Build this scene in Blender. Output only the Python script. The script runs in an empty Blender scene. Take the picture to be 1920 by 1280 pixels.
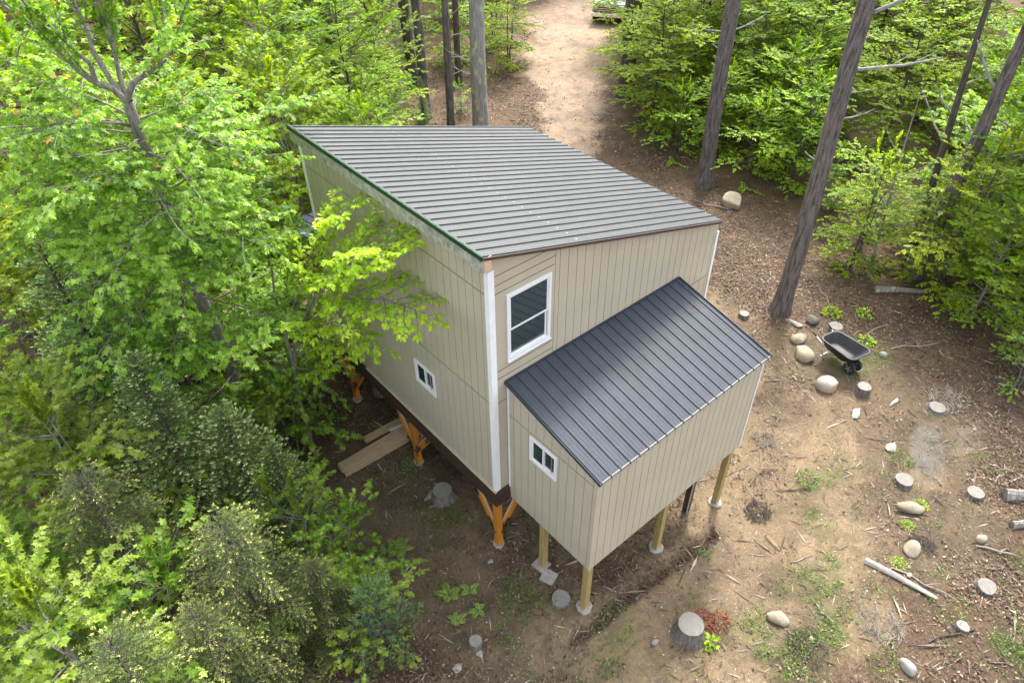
import bpy, math, random
import numpy as np
from mathutils import Vector, Matrix

# ------------------------------------------------------------------ camera, world, sun
scn = bpy.context.scene
COL = scn.collection
CAM_P = (-5.454, -7.044, 11.658)
YAW, PITCH, ROLL, FPX = -0.6982, 0.7130, -0.0140, 1348.1
fw = Vector((math.sin(-YAW) * math.cos(PITCH), math.cos(YAW) * math.cos(PITCH), -math.sin(PITCH)))
rt = Vector((math.cos(YAW), math.sin(YAW), 0)); up = rt.cross(fw)
cr, sr = math.cos(ROLL), math.sin(ROLL)
r2 = cr * rt + sr * up; u2 = -sr * rt + cr * up
cd = bpy.data.cameras.new('camera'); cam = bpy.data.objects.new('camera', cd); COL.objects.link(cam)
M = Matrix((r2, u2, -fw)).transposed().to_4x4(); M.translation = Vector(CAM_P); cam.matrix_world = M
cd.sensor_width = 36; cd.lens = FPX / 1920 * 36; cd.clip_start = .1; cd.clip_end = 2000
scn.camera = cam

SUN_AZ = math.atan2(.86, .51); SUN_EL = math.atan(1.15)
SD = Vector((math.sin(SUN_AZ) * math.cos(SUN_EL), math.cos(SUN_AZ) * math.cos(SUN_EL), math.sin(SUN_EL)))
w = bpy.data.worlds.new('World'); scn.world = w; w.use_nodes = True
nt = w.node_tree; nt.nodes.clear()
sky = nt.nodes.new('ShaderNodeTexSky'); sky.sky_type = 'NISHITA'; sky.sun_disc = False
sky.sun_elevation = SUN_EL; sky.sun_rotation = SUN_AZ; sky.dust_density = 4; sky.air_density = 1.0; sky.ozone_density = 1
hs = nt.nodes.new('ShaderNodeHueSaturation'); hs.inputs['Saturation'].default_value = .30
bg = nt.nodes.new('ShaderNodeBackground'); bg.inputs[1].default_value = .15
wo = nt.nodes.new('ShaderNodeOutputWorld')
nt.links.new(sky.outputs[0], hs.inputs['Color']); nt.links.new(hs.outputs[0], bg.inputs[0]); nt.links.new(bg.outputs[0], wo.inputs[0])
sl = bpy.data.lights.new('sun', 'SUN'); sl.energy = 1.4; sl.angle = math.radians(10); sl.color = (1, .95, .87)
so = bpy.data.objects.new('sun', sl); COL.objects.link(so); so.rotation_euler = SD.to_track_quat('Z', 'Y').to_euler()
vs = scn.view_settings; vs.view_transform = 'Standard'; vs.look = 'None'; vs.gamma = 1; vs.exposure = 2.25
scn.cycles.max_bounces = 6; scn.cycles.diffuse_bounces = 3; scn.cycles.transmission_bounces = 3; scn.cycles.transparent_max_bounces = 6

# ------------------------------------------------------------------ materials
def mat(name):
    m = bpy.data.materials.new(name); m.use_nodes = True
    n = m.node_tree; n.nodes.clear()
    o = n.nodes.new('ShaderNodeOutputMaterial'); b = n.nodes.new('ShaderNodeBsdfPrincipled')
    n.links.new(b.outputs[0], o.inputs[0]); return m, n, b, o
def N(n, t, **k):
    x = n.nodes.new(t)
    for a, v in k.items():
        if a.startswith('i_'): x.inputs[a[2:].replace('_', ' ')].default_value = v
        else: setattr(x, a, v)
    return x
def c4(c): return (c[0], c[1], c[2], 1)
def ramp(n, src, stops, interp='LINEAR'):
    r = n.nodes.new('ShaderNodeValToRGB'); r.color_ramp.interpolation = interp
    e = r.color_ramp.elements
    while len(e) < len(stops): e.new(.5)
    for k, (p, c) in enumerate(stops): e[k].position = p; e[k].color = c4(c)
    n.links.new(src, r.inputs[0]); return r
def noise(n, scale, detail=4, rough=.6, vec=None, typ='ShaderNodeTexNoise'):
    t = n.nodes.new(typ); t.inputs['Scale'].default_value = scale
    if typ == 'ShaderNodeTexNoise': t.inputs['Detail'].default_value = detail; t.inputs['Roughness'].default_value = rough
    if vec is not None: n.links.new(vec, t.inputs['Vector'])
    return t
def coords(n, scale=(1, 1, 1), kind='Object'):
    tc = n.nodes.new('ShaderNodeTexCoord'); mp = n.nodes.new('ShaderNodeMapping'); mp.inputs['Scale'].default_value = scale
    n.links.new(tc.outputs[kind], mp.inputs[0]); return mp.outputs[0]
def bump(n, b, src, strength=.3, dist=.01):
    u = n.nodes.new('ShaderNodeBump'); u.inputs['Strength'].default_value = strength; u.inputs['Distance'].default_value = dist
    n.links.new(src, u.inputs['Height']); n.links.new(u.outputs[0], b.inputs['Normal']); return u
def simple(name, c1, c2=None, scale=8, rough=.6, metal=0, stretch=(1, 1, 1), bstr=.15, bd=.004, spec=.5):
    m, n, b, o = mat(name)
    b.inputs['Roughness'].default_value = rough; b.inputs['Metallic'].default_value = metal; b.inputs['Specular IOR Level'].default_value = spec
    v = coords(n, stretch); t = noise(n, scale, 5, .62, v)
    r = ramp(n, t.outputs[0], [(.3, c1), (.7, c2 or c1)]); n.links.new(r.outputs[0], b.inputs['Base Color'])
    if bstr: bump(n, b, t.outputs[0], bstr, bd)
    return m
MT = {}
# siding
m, n, b, o = mat('siding')
v = coords(n); t1 = noise(n, 1.3, 3, .5, v); r = ramp(n, t1.outputs[0], [(.3, (.395, .358, .272)), (.7, (.435, .396, .303))])
v2 = coords(n, (14, 14, .9)); t2 = noise(n, 6, 6, .7, v2)
mx = N(n, 'ShaderNodeMix', data_type='RGBA', blend_type='MULTIPLY'); mx.inputs[0].default_value = .38
r3 = ramp(n, t2.outputs[0], [(.3, (.72, .72, .72)), (.7, (1, 1, 1))])
n.links.new(r.outputs[0], mx.inputs[6]); n.links.new(r3.outputs[0], mx.inputs[7]); n.links.new(mx.outputs[2], b.inputs['Base Color'])
b.inputs['Roughness'].default_value = .62; bump(n, b, t2.outputs[0], .25, .003); MT['siding'] = m
def metal(name, base, rough, spec=.42):
    m, n, b, o = mat(name)
    t = noise(n, 2.2, 5, .65, coords(n, (1, 1, 1)))
    r = ramp(n, t.outputs[0], [(.3, [x * .8 for x in base]), (.7, [x * 1.2 for x in base])]); n.links.new(r.outputs[0], b.inputs['Base Color'])
    t2 = noise(n, 5, 4, .7, coords(n)); mr = N(n, 'ShaderNodeMapRange'); mr.inputs[3].default_value = rough - .07; mr.inputs[4].default_value = rough + .1
    n.links.new(t2.outputs[0], mr.inputs[0]); n.links.new(mr.outputs[0], b.inputs['Roughness'])
    b.inputs['Specular IOR Level'].default_value = spec
    sg = noise(n, 3, 4, .6, coords(n, (.6, 6, 1))); bump(n, b, sg.outputs[0], .05, .01); return m
MT['roof'] = metal('charcoal_roof_metal', (.030, .037, .050), .52, .28)
MT['roof_main'] = metal('charcoal_roof_metal_sky_glare', (.020, .024, .026), .46, .38)  # same charcoal metal; darker base and higher specular put the sky glare in
MT['green'] = metal('green_metal', (.006, .038, .020), .5)
MT['screw'] = simple('screw_metal', (.10, .10, .11), rough=.5, metal=.3, bstr=0)
MT['white'] = simple('white_trim_paint', (.66, .68, .70), (.76, .77, .78), 6, .5, bstr=.05)
MT['vinyl'] = simple('white_vinyl', (.62, .64, .66), (.70, .71, .72), 4, .4, bstr=0)
MT['rawwood'] = simple('raw_wood', (.42, .29, .18), (.58, .43, .28), 9, .75, stretch=(2, 2, 12))
MT['fascia'] = simple('weathered_fascia', (.15, .165, .125), (.42, .42, .35), 9, .85, bstr=.4, bd=.006)
MT['dripwood'] = simple('stained_fascia', (.23, .16, .10), (.42, .35, .25), 7, .8, bstr=.3)
MT['redbrown'] = simple('redbrown_edge', (.09, .035, .022), (.13, .06, .04), 6, .6)
MT['band'] = simple('dark_brown_board', (.034, .020, .015), (.052, .032, .024), 3, .55, stretch=(1, 1, 6))
MT['orange'] = simple('orange_stained_post', (.36, .13, .012), (.56, .235, .03), 7, .5, stretch=(9, 9, 1))
MT['paleweather'] = simple('bleached_wood', (.22, .20, .17), (.46, .43, .38), 7, .9, stretch=(1, 1, 3), bstr=.6, bd=.01)
MT['treated'] = simple('treated_timber', (.22, .165, .055), (.36, .27, .11), 4, .7, stretch=(9, 9, 1), bstr=.3)
MT['black'] = simple('black_steel', (.012, .012, .013), (.02, .02, .02), 8, .4, bstr=0)
MT['bolt'] = simple('bolt_steel', (.5, .5, .5), rough=.35, metal=.8, bstr=0)
MT['concrete'] = simple('concrete', (.22, .20, .17), (.36, .34, .30), 14, .9, bstr=.4)
MT['foam'] = simple('cream_closure', (.36, .31, .22), (.46, .40, .30), 30, .8, bstr=0)
MT['floorwood'] = simple('floor_underside', (.16, .10, .06), (.24, .16, .1), 3, .8)
MT['lumber'] = simple('stacked_lumber', (.30, .21, .13), (.50, .38, .25), 3, .8, stretch=(1, 12, 12), bstr=.3)
MT['stumpbark'] = simple('stump_bark', (.06, .052, .046), (.20, .18, .165), 9, .95, stretch=(3, 3, .5), bstr=1, bd=.03)
MT['rubber'] = simple('tyre_rubber', (.012, .012, .012), (.02, .02, .02), 20, .8)
MT['poly'] = simple('black_poly_tub', (.010, .011, .013), (.018, .019, .021), 5, .55, bstr=.05)
MT['rim'] = simple('grey_rim', (.12, .12, .125), (.18, .18, .18), 5, .5, bstr=0)
MT['steel'] = simple('galvanised_steel', (.35, .36, .37), (.45, .45, .46), 9, .45, metal=.5, bstr=0)
MT['truckpaint'] = simple('pale_truck_paint', (.17, .18, .17), (.22, .23, .22), 2, .25, bstr=0)
MT['darkpaint'] = simple('black_truck_paint', (.012, .013, .015), (.016, .016, .018), 2, .2, bstr=0)
MT['chrome'] = simple('chrome', (.6, .6, .6), rough=.2, metal=1, bstr=0)
MT['lamp'] = simple('lamp_lens', (.5, .5, .5), rough=.1, bstr=0)
# glass
m, n, b, o = mat('window_glass')
g = N(n, 'ShaderNodeBsdfGlossy'); g.inputs['Roughness'].default_value = .03; tr = N(n, 'ShaderNodeBsdfTransparent'); tr.inputs[0].default_value = (.42, .56, .57, 1)
fr = N(n, 'ShaderNodeFresnel'); fr.inputs[0].default_value = 2.2; ms = N(n, 'ShaderNodeMixShader'); b.inputs['Base Color'].default_value = (.16, .26, .27, 1); b.inputs['Roughness'].default_value = .3; mt_ = N(n, 'ShaderNodeMixShader'); mt_.inputs[0].default_value = .16; n.links.new(tr.outputs[0], mt_.inputs[1]); n.links.new(b.outputs[0], mt_.inputs[2])
n.links.new(fr.outputs[0], ms.inputs[0]); n.links.new(mt_.outputs[0], ms.inputs[1]); n.links.new(g.outputs[0], ms.inputs[2]); n.links.new(ms.outputs[0], o.inputs[0]); MT['glass'] = m
m, n, b, o = mat('dark_glass'); b.inputs['Base Color'].default_value = (.012, .014, .016, 1); b.inputs['Roughness'].default_value = .06; MT['carglass'] = m
MT['dark'] = simple('interior', (.16, .15, .14), rough=.9, bstr=0)
# cut wood (end grain rings)
m, n, b, o = mat('cut_wood')
v = coords(n); wv = n.nodes.new('ShaderNodeTexWave'); wv.wave_type = 'RINGS'; wv.rings_direction = 'Z'; wv.inputs['Scale'].default_value = 14; wv.inputs['Distortion'].default_value = 4; wv.inputs['Detail'].default_value = 3
n.links.new(v, wv.inputs[0]); t = noise(n, 9, 5, .7, v)
ad = N(n, 'ShaderNodeMath', operation='ADD'); n.links.new(wv.outputs[1], ad.inputs[0]); n.links.new(t.outputs[0], ad.inputs[1])
hm = N(n, 'ShaderNodeMath', operation='MULTIPLY'); hm.inputs[1].default_value = .5; n.links.new(ad.outputs[0], hm.inputs[0])
r = ramp(n, hm.outputs[0], [(.2, (.10, .09, .078)), (.5, (.21, .19, .165)), (.8, (.33, .31, .27))]); n.links.new(r.outputs[0], b.inputs['Base Color']); b.inputs['Roughness'].default_value = .9
bump(n, b, hm.outputs[0], .5, .01); MT['cut'] = m
def rockmat(name, a, c, k):
    m, n, b, o = mat(name); v = coords(n)
    t = noise(n, 5, 8, .65, v); t2 = noise(n, 60, 3, .7, v); t3 = noise(n, 2.2, 2, .5, v)
    r = ramp(n, t.outputs[0], [(.3, a), (.7, c)]); r2 = ramp(n, t3.outputs[0], [(.52, (0, 0, 0)), (.66, (1, 1, 1))])
    mx = N(n, 'ShaderNodeMix', data_type='RGBA'); n.links.new(r2.outputs[0], mx.inputs[0]); n.links.new(r.outputs[0], mx.inputs[6]); mx.inputs[7].default_value = c4(k)
    r4 = ramp(n, t2.outputs[0], [(.3, (.8, .8, .8)), (.7, (1.1, 1.1, 1.1))]); m2 = N(n, 'ShaderNodeMix', data_type='RGBA', blend_type='MULTIPLY'); m2.inputs[0].default_value = 1
    n.links.new(mx.outputs[2], m2.inputs[6]); n.links.new(r4.outputs[0], m2.inputs[7]); n.links.new(m2.outputs[2], b.inputs['Base Color'])
    b.inputs['Roughness'].default_value = .85; bump(n, b, t2.outputs[0], .35, .01); return m
MT['rock_tan'] = rockmat('tan_granite', (.22, .18, .125), (.36, .305, .22), (.29, .26, .21))
MT['rock_rust'] = rockmat('rust_streaked_granite', (.28, .25, .21), (.40, .365, .31), (.36, .22, .12))
MT['rock_dark'] = rockmat('dark_stone', (.06, .055, .05), (.13, .12, .10), (.10, .09, .07))
MT['rock_white'] = rockmat('pale_stone', (.20, .19, .17), (.33, .315, .28), (.27, .24, .19))
def barkmat(name, a, c, lichen=None, sc=1., bs=1.0, lth=(.56, .62)):
    m, n, b, o = mat(name); v = coords(n, (1, 1, .2)); vo = noise(n, 17 * sc, 6, .6, coords(n, (1, 1, .13))); t = noise(n, 55 * sc, 8, .8, coords(n, (1, 1, .45)))
    ad = N(n, 'ShaderNodeMath', operation='ADD'); n.links.new(vo.outputs[0], ad.inputs[0]); n.links.new(t.outputs[0], ad.inputs[1])
    hm = N(n, 'ShaderNodeMath', operation='MULTIPLY'); hm.inputs[1].default_value = .6; n.links.new(ad.outputs[0], hm.inputs[0])
    r = ramp(n, hm.outputs[0], [(.49, a), (.70, c)]); src = r.outputs[0]
    if lichen:
        l = noise(n, 3.4, 6, .6, coords(n, (1, 1, .6))); lr = ramp(n, l.outputs[0], [(lth[0], (0, 0, 0)), (lth[1], (1, 1, 1))])
        mx = N(n, 'ShaderNodeMix', data_type='RGBA'); n.links.new(lr.outputs[0], mx.inputs[0]); n.links.new(src, mx.inputs[6]); mx.inputs[7].default_value = c4(lichen); src = mx.outputs[2]
    n.links.new(src, b.inputs['Base Color']); b.inputs['Roughness'].default_value = .92; b.inputs['Specular IOR Level'].default_value = .2
    bump(n, b, hm.outputs[0], bs, .03); return m
MT['bark_pine'] = barkmat('furrowed_pine_bark', (.038, .032, .030), (.175, .155, .147), None, 1.0, 1)
MT['bark_lichen'] = barkmat('grey_lichen_bark', (.16, .155, .155), (.30, .29, .29), (.36, .38, .22), 1, .7, (.55, .60))
MT['bark_maple'] = barkmat('grey_maple_bark', (.10, .09, .078), (.27, .25, .225), (.34, .35, .29), 1.6, .6, (.58, .66))
MT['bark_dark'] = barkmat('dark_bark', (.035, .03, .026), (.11, .095, .08), None, 1.3, .8)
MT['twigbark'] = simple('twig_bark', (.16, .13, .10), (.34, .30, .25), 6, .9, bstr=0)
def leafmat(name, stops, trans, tmix=.42, rough=.5, var=.12):
    m, n, b, o = mat(name)
    at = N(n, 'ShaderNodeAttribute', attribute_name='tone'); oi = N(n, 'ShaderNodeObjectInfo')
    r = ramp(n, at.outputs['Fac'], stops)
    hsv = N(n, 'ShaderNodeHueSaturation'); mr = N(n, 'ShaderNodeMapRange'); mr.inputs[3].default_value = 1 - var; mr.inputs[4].default_value = 1 + var
    n.links.new(oi.outputs['Random'], mr.inputs[0]); n.links.new(mr.outputs[0], hsv.inputs['Value'])
    mh = N(n, 'ShaderNodeMapRange'); mh.inputs[3].default_value = .5 - var * .12; mh.inputs[4].default_value = .5 + var * .12
    n.links.new(oi.outputs['Random'], mh.inputs[0]); n.links.new(mh.outputs[0], hsv.inputs['Hue'])
    n.links.new(r.outputs[0], hsv.inputs['Color']); n.links.new(hsv.outputs[0], b.inputs['Base Color'])
    b.inputs['Roughness'].default_value = rough; b.inputs['Specular IOR Level'].default_value = .35
    if tmix > 0:
        tl = N(n, 'ShaderNodeBsdfTranslucent'); mm = N(n, 'ShaderNodeMix', data_type='RGBA', blend_type='MULTIPLY'); mm.inputs[0].default_value = 1; mm.inputs[7].default_value = c4(trans)
        n.links.new(hsv.outputs[0], mm.inputs[6]); n.links.new(mm.outputs[2], tl.inputs[0])
        ms = N(n, 'ShaderNodeMixShader'); ms.inputs[0].default_value = tmix
        n.links.new(b.outputs[0], ms.inputs[1]); n.links.new(tl.outputs[0], ms.inputs[2]); n.links.new(ms.outputs[0], o.inputs[0])
    return m
MT['maple'] = leafmat('maple_leaf', [(0, (.075, .15, .010)), (.6, (.245, .375, .032)), (.93, (.40, .52, .11)), (1, (.50, .22, .05))], (1.5, 1.5, .7), .45)
MT['beech'] = leafmat('beech_leaf', [(0, (.16, .32, .010)), (.6, (.33, .54, .016)), (1, (.48, .64, .05))], (1.6, 1.5, .6), .5)
MT['understory'] = leafmat('understory_leaf', [(0, (.075, .155, .005)), (.6, (.25, .39, .010)), (1, (.42, .53, .04))], (1.7, 1.5, .6), .5)
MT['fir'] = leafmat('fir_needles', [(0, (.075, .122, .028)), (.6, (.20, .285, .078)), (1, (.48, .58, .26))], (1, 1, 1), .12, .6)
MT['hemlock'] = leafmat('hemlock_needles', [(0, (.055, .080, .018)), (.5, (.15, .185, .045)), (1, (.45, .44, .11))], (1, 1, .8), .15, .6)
MT['whitepine'] = leafmat('white_pine_needles', [(0, (.06, .12, .045)), (.7, (.13, .215, .085)), (1, (.21, .30, .12))], (1, 1, 1), .1, .6)
MT['weed'] = leafmat('weed_leaf', [(0, (.045, .095, .018)), (.6, (.115, .205, .034)), (1, (.26, .35, .07))], (1.4, 1.4, .7), .35)
MT['fern'] = leafmat('fern_leaf', [(0, (.13, .27, .03)), (1, (.30, .46, .07))], (1.4, 1.4, .7), .35)
MT['redleaf'] = leafmat('red_dry_leaf', [(0, (.12, .025, .012)), (1, (.28, .07, .03))], (1, 1, 1), .1)
MT['litter'] = leafmat('dead_leaf', [(0, (.045, .027, .017)), (.4, (.105, .065, .042)), (.75, (.20, .135, .088)), (.93, (.31, .235, .165)), (1, (.42, .36, .28))], (1, 1, 1), .08, .7, 0)
MT['stick'] = leafmat('dry_stick', [(0, (.07, .05, .038)), (.6, (.22, .17, .125)), (1, (.46, .40, .33))], (1, 1, 1), 0, .9, 0)
MT['pebble'] = leafmat('pebble_stone', [(0, (.12, .10, .08)), (.6, (.25, .22, .18)), (1, (.42, .40, .36))], (1, 1, 1), 0, .9, 0)

# ------------------------------------------------------------------ helpers
def tag(o, label=None, cat=None, group=None, kind=None):
    if label: o['label'] = label
    if cat: o['category'] = cat
    if group: o['group'] = group
    if kind: o['kind'] = kind
    return o
def empty(name, loc=(0, 0, 0), rz=0):
    o = bpy.data.objects.new(name, None); COL.objects.link(o); o.location = loc; o.rotation_euler = (0, 0, rz); o.empty_display_size = .2; return o
def link(name, me, parent=None, loc=(0, 0, 0), rot=(0, 0, 0), scale=(1, 1, 1)):
    o = bpy.data.objects.new(name, me); COL.objects.link(o); o.location = loc; o.rotation_euler = rot; o.scale = scale
    if parent: o.parent = parent
    return o
class MB:
    def __init__(s): s.v = []; s.f = []; s.m = []
    def add(s, vs, fs, mi=0):
        k = len(s.v); s.v += [tuple(x) for x in vs]; s.f += [tuple(i + k for i in f) for f in fs]; s.m += [mi] * len(fs); return s
    def box(s, x0, x1, y0, y1, z0, z1, mi=0):
        v = [(x, y, z) for z in (z0, z1) for y in (y0, y1) for x in (x0, x1)]
        return s.add(v, [(0, 2, 3, 1), (4, 5, 7, 6), (0, 1, 5, 4), (2, 6, 7, 3), (0, 4, 6, 2), (1, 3, 7, 5)], mi)
    def bar(s, a, b, wd, ht, side=(0, 0, 1), mi=0):
        a, b = Vector(a), Vector(b); d = (b - a).normalized(); sd = Vector(side); x = d.cross(sd)
        if x.length < 1e-4: x = d.cross(Vector((1, 0, 0)))
        x.normalize(); y = x.cross(d).normalized(); v = []
        for p in (a, b):
            for i, j in ((-1, -1), (1, -1), (1, 1), (-1, 1)): v.append(p + x * (i * wd / 2) + y * (j * ht / 2))
        return s.add(v, [(0, 3, 2, 1), (4, 5, 6, 7), (0, 1, 5, 4), (1, 2, 6, 5), (2, 3, 7, 6), (3, 0, 4, 7)], mi)
    def tube(s, pts, rad, sides=8, mi=0, cap=True, jit=None):
        pts = [Vector(p) for p in pts]; n = len(pts); k0 = len(s.v); x = None
        for i, p in enumerate(pts):
            d = (pts[min(i + 1, n - 1)] - pts[max(i - 1, 0)]).normalized()
            if x is None: x = d.cross(Vector((0, 0, 1))) if abs(d.z) < .9 else d.cross(Vector((1, 0, 0)))
            x = (x - d * x.dot(d)).normalized(); y = d.cross(x); r = rad[i] if hasattr(rad, '__len__') else rad
            for j in range(sides):
                a = 2 * math.pi * j / sides; rr = r * (jit(i, j, a) if jit else 1)
                s.v.append(tuple(p + x * (math.cos(a) * rr) + y * (math.sin(a) * rr)))
        for i in range(n - 1):
            for j in range(sides):
                a = k0 + i * sides + j; b = k0 + i * sides + (j + 1) % sides; s.f.append((a, b, b + sides, a + sides)); s.m.append(mi)
        if cap:
            s.f.append(tuple(k0 + j for j in reversed(range(sides)))); s.m.append(mi)
            s.f.append(tuple(k0 + (n - 1) * sides + j for j in range(sides))); s.m.append(mi)
        return s
    def mesh(s, name, mats, smooth=False):
        me = bpy.data.meshes.new(name); me.from_pydata(s.v, [], s.f)
        for q in (mats if isinstance(mats, (list, tuple)) else [mats]): me.materials.append(MT[q])
        me.polygons.foreach_set('material_index', s.m)
        if smooth: me.polygons.foreach_set('use_smooth', [True] * len(s.f))
        me.update(); return me
    def build(s, name, mats, parent=None, loc=(0, 0, 0), rot=(0, 0, 0), smooth=False, bevel=0):
        o = link(name, s.mesh(name, mats, smooth), parent, loc, rot)
        if bevel:
            bv = o.modifiers.new('bevel', 'BEVEL'); bv.width = bevel; bv.segments = 2; bv.limit_method = 'ANGLE'
        return o

def fastmesh(name, V, polys_sizes, loops, mname, tone=None, smooth=False):
    me = bpy.data.meshes.new(name); nv = len(V); npz = len(polys_sizes)
    me.vertices.add(nv); me.vertices.foreach_set('co', np.ascontiguousarray(V, dtype=np.float32).ravel())
    me.loops.add(len(loops)); me.loops.foreach_set('vertex_index', np.ascontiguousarray(loops, dtype=np.int32))
    me.polygons.add(npz); st = np.concatenate([[0], np.cumsum(polys_sizes)[:-1]]).astype(np.int32)
    me.polygons.foreach_set('loop_start', st)
    me.update(calc_edges=True); me.materials.append(MT[mname])
    if tone is not None:
        a = me.attributes.new('tone', 'FLOAT', 'FACE'); a.data.foreach_set('value', np.ascontiguousarray(tone, dtype=np.float32))
    if smooth: me.polygons.foreach_set('use_smooth', np.ones(npz, dtype=bool))
    me.validate(); return me
TPL = {
 'beech': (np.array([(0, 0, 0), (.27, .32, .07), (.21, .7, .06), (0, 1, -.06), (-.21, .7, .06), (-.27, .32, .07)]), [(0, 1, 2, 3), (0, 3, 4, 5)]),
 'maple': (np.array([(0, 0, 0), (.40, .08, .04), (.24, .32, .05), (.56, .60, .0), (.20, .60, .04), (0, 1, -.08), (-.20, .60, .04), (-.56, .60, .0), (-.24, .32, .05), (-.40, .08, .04)]), [(0, 1, 2, 3, 4, 5), (0, 5, 6, 7, 8, 9)]),
 'rhomb': (np.array([(0, 0, 0), (.30, .45, .06), (0, 1, -.04), (-.30, .45, .06)]), [(0, 1, 2, 3)]),
 'needle': (np.array([(0, 0, 0), (.13, .5, .0), (0, 1, .0), (-.13, .5, 0)]), [(0, 1, 2, 3)]),
 'thin': (np.array([(0, 0, 0), (.045, .5, .0), (0, 1, -.06), (-.045, .5, 0)]), [(0, 1, 2, 3)]),
 'flake': (np.array([(0, 0, .1), (.36, .3, 0), (.26, .75, .12), (0, 1, .02), (-.3, .7, .15), (-.3, .3, 0)]), [(0, 1, 2, 3), (0, 3, 4, 5)]),
}
def norm(a): return a / np.maximum(np.linalg.norm(a, axis=-1, keepdims=True), 1e-9)
def leafmesh(name, P, D, Nn, S, tone, tpl, mname, wid=1.0):
    T, F = TPL[tpl]; D = norm(D); U = norm(np.cross(D, Nn)); W = np.cross(U, D); S = np.asarray(S)[:, None, None]
    V = P[:, None, :] + S * (T[None, :, 0:1] * wid * U[:, None, :] + T[None, :, 1:2] * D[:, None, :] + T[None, :, 2:3] * W[:, None, :])
    k = len(T); n = len(P); base = (np.arange(n) * k)[:, None]
    lp = np.concatenate([np.array(f) for f in F])[None, :] + base
    sizes = np.tile([len(f) for f in F], n)
    return fastmesh(name, V.reshape(-1, 3), sizes, lp.ravel(), mname, np.repeat(tone, len(F)))
def concat(*a): return np.concatenate(a)
def vnoise(x, y, s, seed=0):
    x = np.asarray(x, float) / s + seed * 17.31; y = np.asarray(y, float) / s + seed * 7.77
    xi = np.floor(x); yi = np.floor(y); fx = x - xi; fy = y - yi; fx = fx * fx * (3 - 2 * fx); fy = fy * fy * (3 - 2 * fy)
    def h(a, b): q = np.sin(a * 127.1 + b * 311.7 + seed * 74.7) * 43758.5453; return q - np.floor(q)
    return (h(xi, yi) * (1 - fx) + h(xi + 1, yi) * fx) * (1 - fy) + (h(xi, yi + 1) * (1 - fx) + h(xi + 1, yi + 1) * fx) * fy
def sstep(a, b, x): t = np.clip((x - a) / (b - a), 0, 1); return t * t * (3 - 2 * t)
def blob(x, y, cx, cy, rx, ry, ang=0):
    c, s = math.cos(ang), math.sin(ang); dx, dy = x - cx, y - cy; u = (dx * c + dy * s) / rx; v = (-dx * s + dy * c) / ry
    return 1 - sstep(.45, 1.25, np.sqrt(u * u + v * v))
def segd(x, y, a, b):
    ax, ay = a; bx, by = b; t = np.clip(((x - ax) * (bx - ax) + (y - ay) * (by - ay)) / ((bx - ax) ** 2 + (by - ay) ** 2), 0, 1)
    return np.hypot(x - ax - t * (bx - ax), y - ay - t * (by - ay))

# ------------------------------------------------------------------ ground
def gh0(x, y):
    z = -1.95 - .42 * np.exp(-((x - 5) / 2.5) ** 2 - ((y + 2.6) / 2.2) ** 2)
    z = z + .5 * np.exp(-((x - 11) / 3.5) ** 2 - ((y - 21) / 4.5) ** 2)
    return z
def gh(x, y):
    x = np.asarray(x, float); y = np.asarray(y, float); z = gh0(x, y)
    z = z + .10 * (vnoise(x, y, 2.3, 1) - .5) + .05 * (vnoise(x, y, .8, 2) - .5) + .025 * (vnoise(x, y, .31, 3) - .5)
    d = segd(x, y, (-.2, -2.55), (4.0, -2.78)); z = z - .15 * np.exp(-(d / .11) ** 2) + .035 * np.exp(-((d - .22) / .1) ** 2)
    far = sstep(28, 90, np.hypot(x - 8, y - 5)); z = z + far * (2.5 * (vnoise(x, y, 26, 5) - .5) + 1.5)
    return z
def g1(x, y): return float(gh(np.array([x]), np.array([y]))[0])
DRIVE = [(13.5, 11.2, .5), (15.4, 13.6, 1.2), (18.4, 16.9, 1.5), (22.0, 21.0, 2.4), (28, 24.5, 4.5), (36, 28, 4.5)]
def m_drive(x, y):
    o = np.zeros_like(x)
    for a, b in zip(DRIVE[:-1], DRIVE[1:]):
        d = segd(x, y, a[:2], b[:2]); t = np.clip(((x - a[0]) * (b[0] - a[0]) + (y - a[1]) * (b[1] - a[1])) / ((b[0] - a[0]) ** 2 + (b[1] - a[1]) ** 2), 0, 1)
        wd = a[2] + (b[2] - a[2]) * t; o = np.maximum(o, 1 - sstep(.45, 1.35, d / wd + .5 * (vnoise(x, y, 1.1, 9) - .5) + .3 * (vnoise(x, y, .4, 8) - .5)))
    d = np.minimum(segd(x, y, (20.5, .6), (24.2, 4)), segd(x, y, (24.2, 4), (31, 9)))
    return np.maximum(o, .8 * (1 - sstep(.8, 1.3, d / 1.5)))
def m_sand(x, y):
    n1 = vnoise(x, y, 1.6, 11) * .6 + vnoise(x, y, .5, 12) * .4
    s = np.zeros_like(x)
    for a in [(-.5, -2.2, 1.1, .7, .2), (.3, -2.9, 1.4, .8, .2), (2.6, -3.3, 3.0, 1.1, -.05), (.6, -3.6, 1.6, 1.3, .4), (5.2, -2.6, 1.8, 1.6, 0), (6.8, -1.6, 1.5, 1.7, .8), (8.6, .9, 1.2, 2.0, .3), (7.6, -3.4, 1.6, .9, .5), (5.6, -4.7, 1.6, .9, .3),
              (3.0, -4.7, 1.0, .6, 0), (1.2, -5.2, 1.2, .7, .3), (.2, -4.2, .8, .8, 0), (4.4, -6.2, 1.0, .5, 0), (8.9, -5.0, .8, .6, 0), (9.9, 2.6, .8, 1.2, 0), (3, 0, 3.2, 2.2, 0)]:
        s = np.maximum(s, blob(x, y, *a))
    return np.clip(s * (.55 + .9 * n1) , 0, 1) * (1 - .9 * np.exp(-(segd(x, y, (-.2, -2.55), (4.0, -2.78)) / .16) ** 2))
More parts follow.
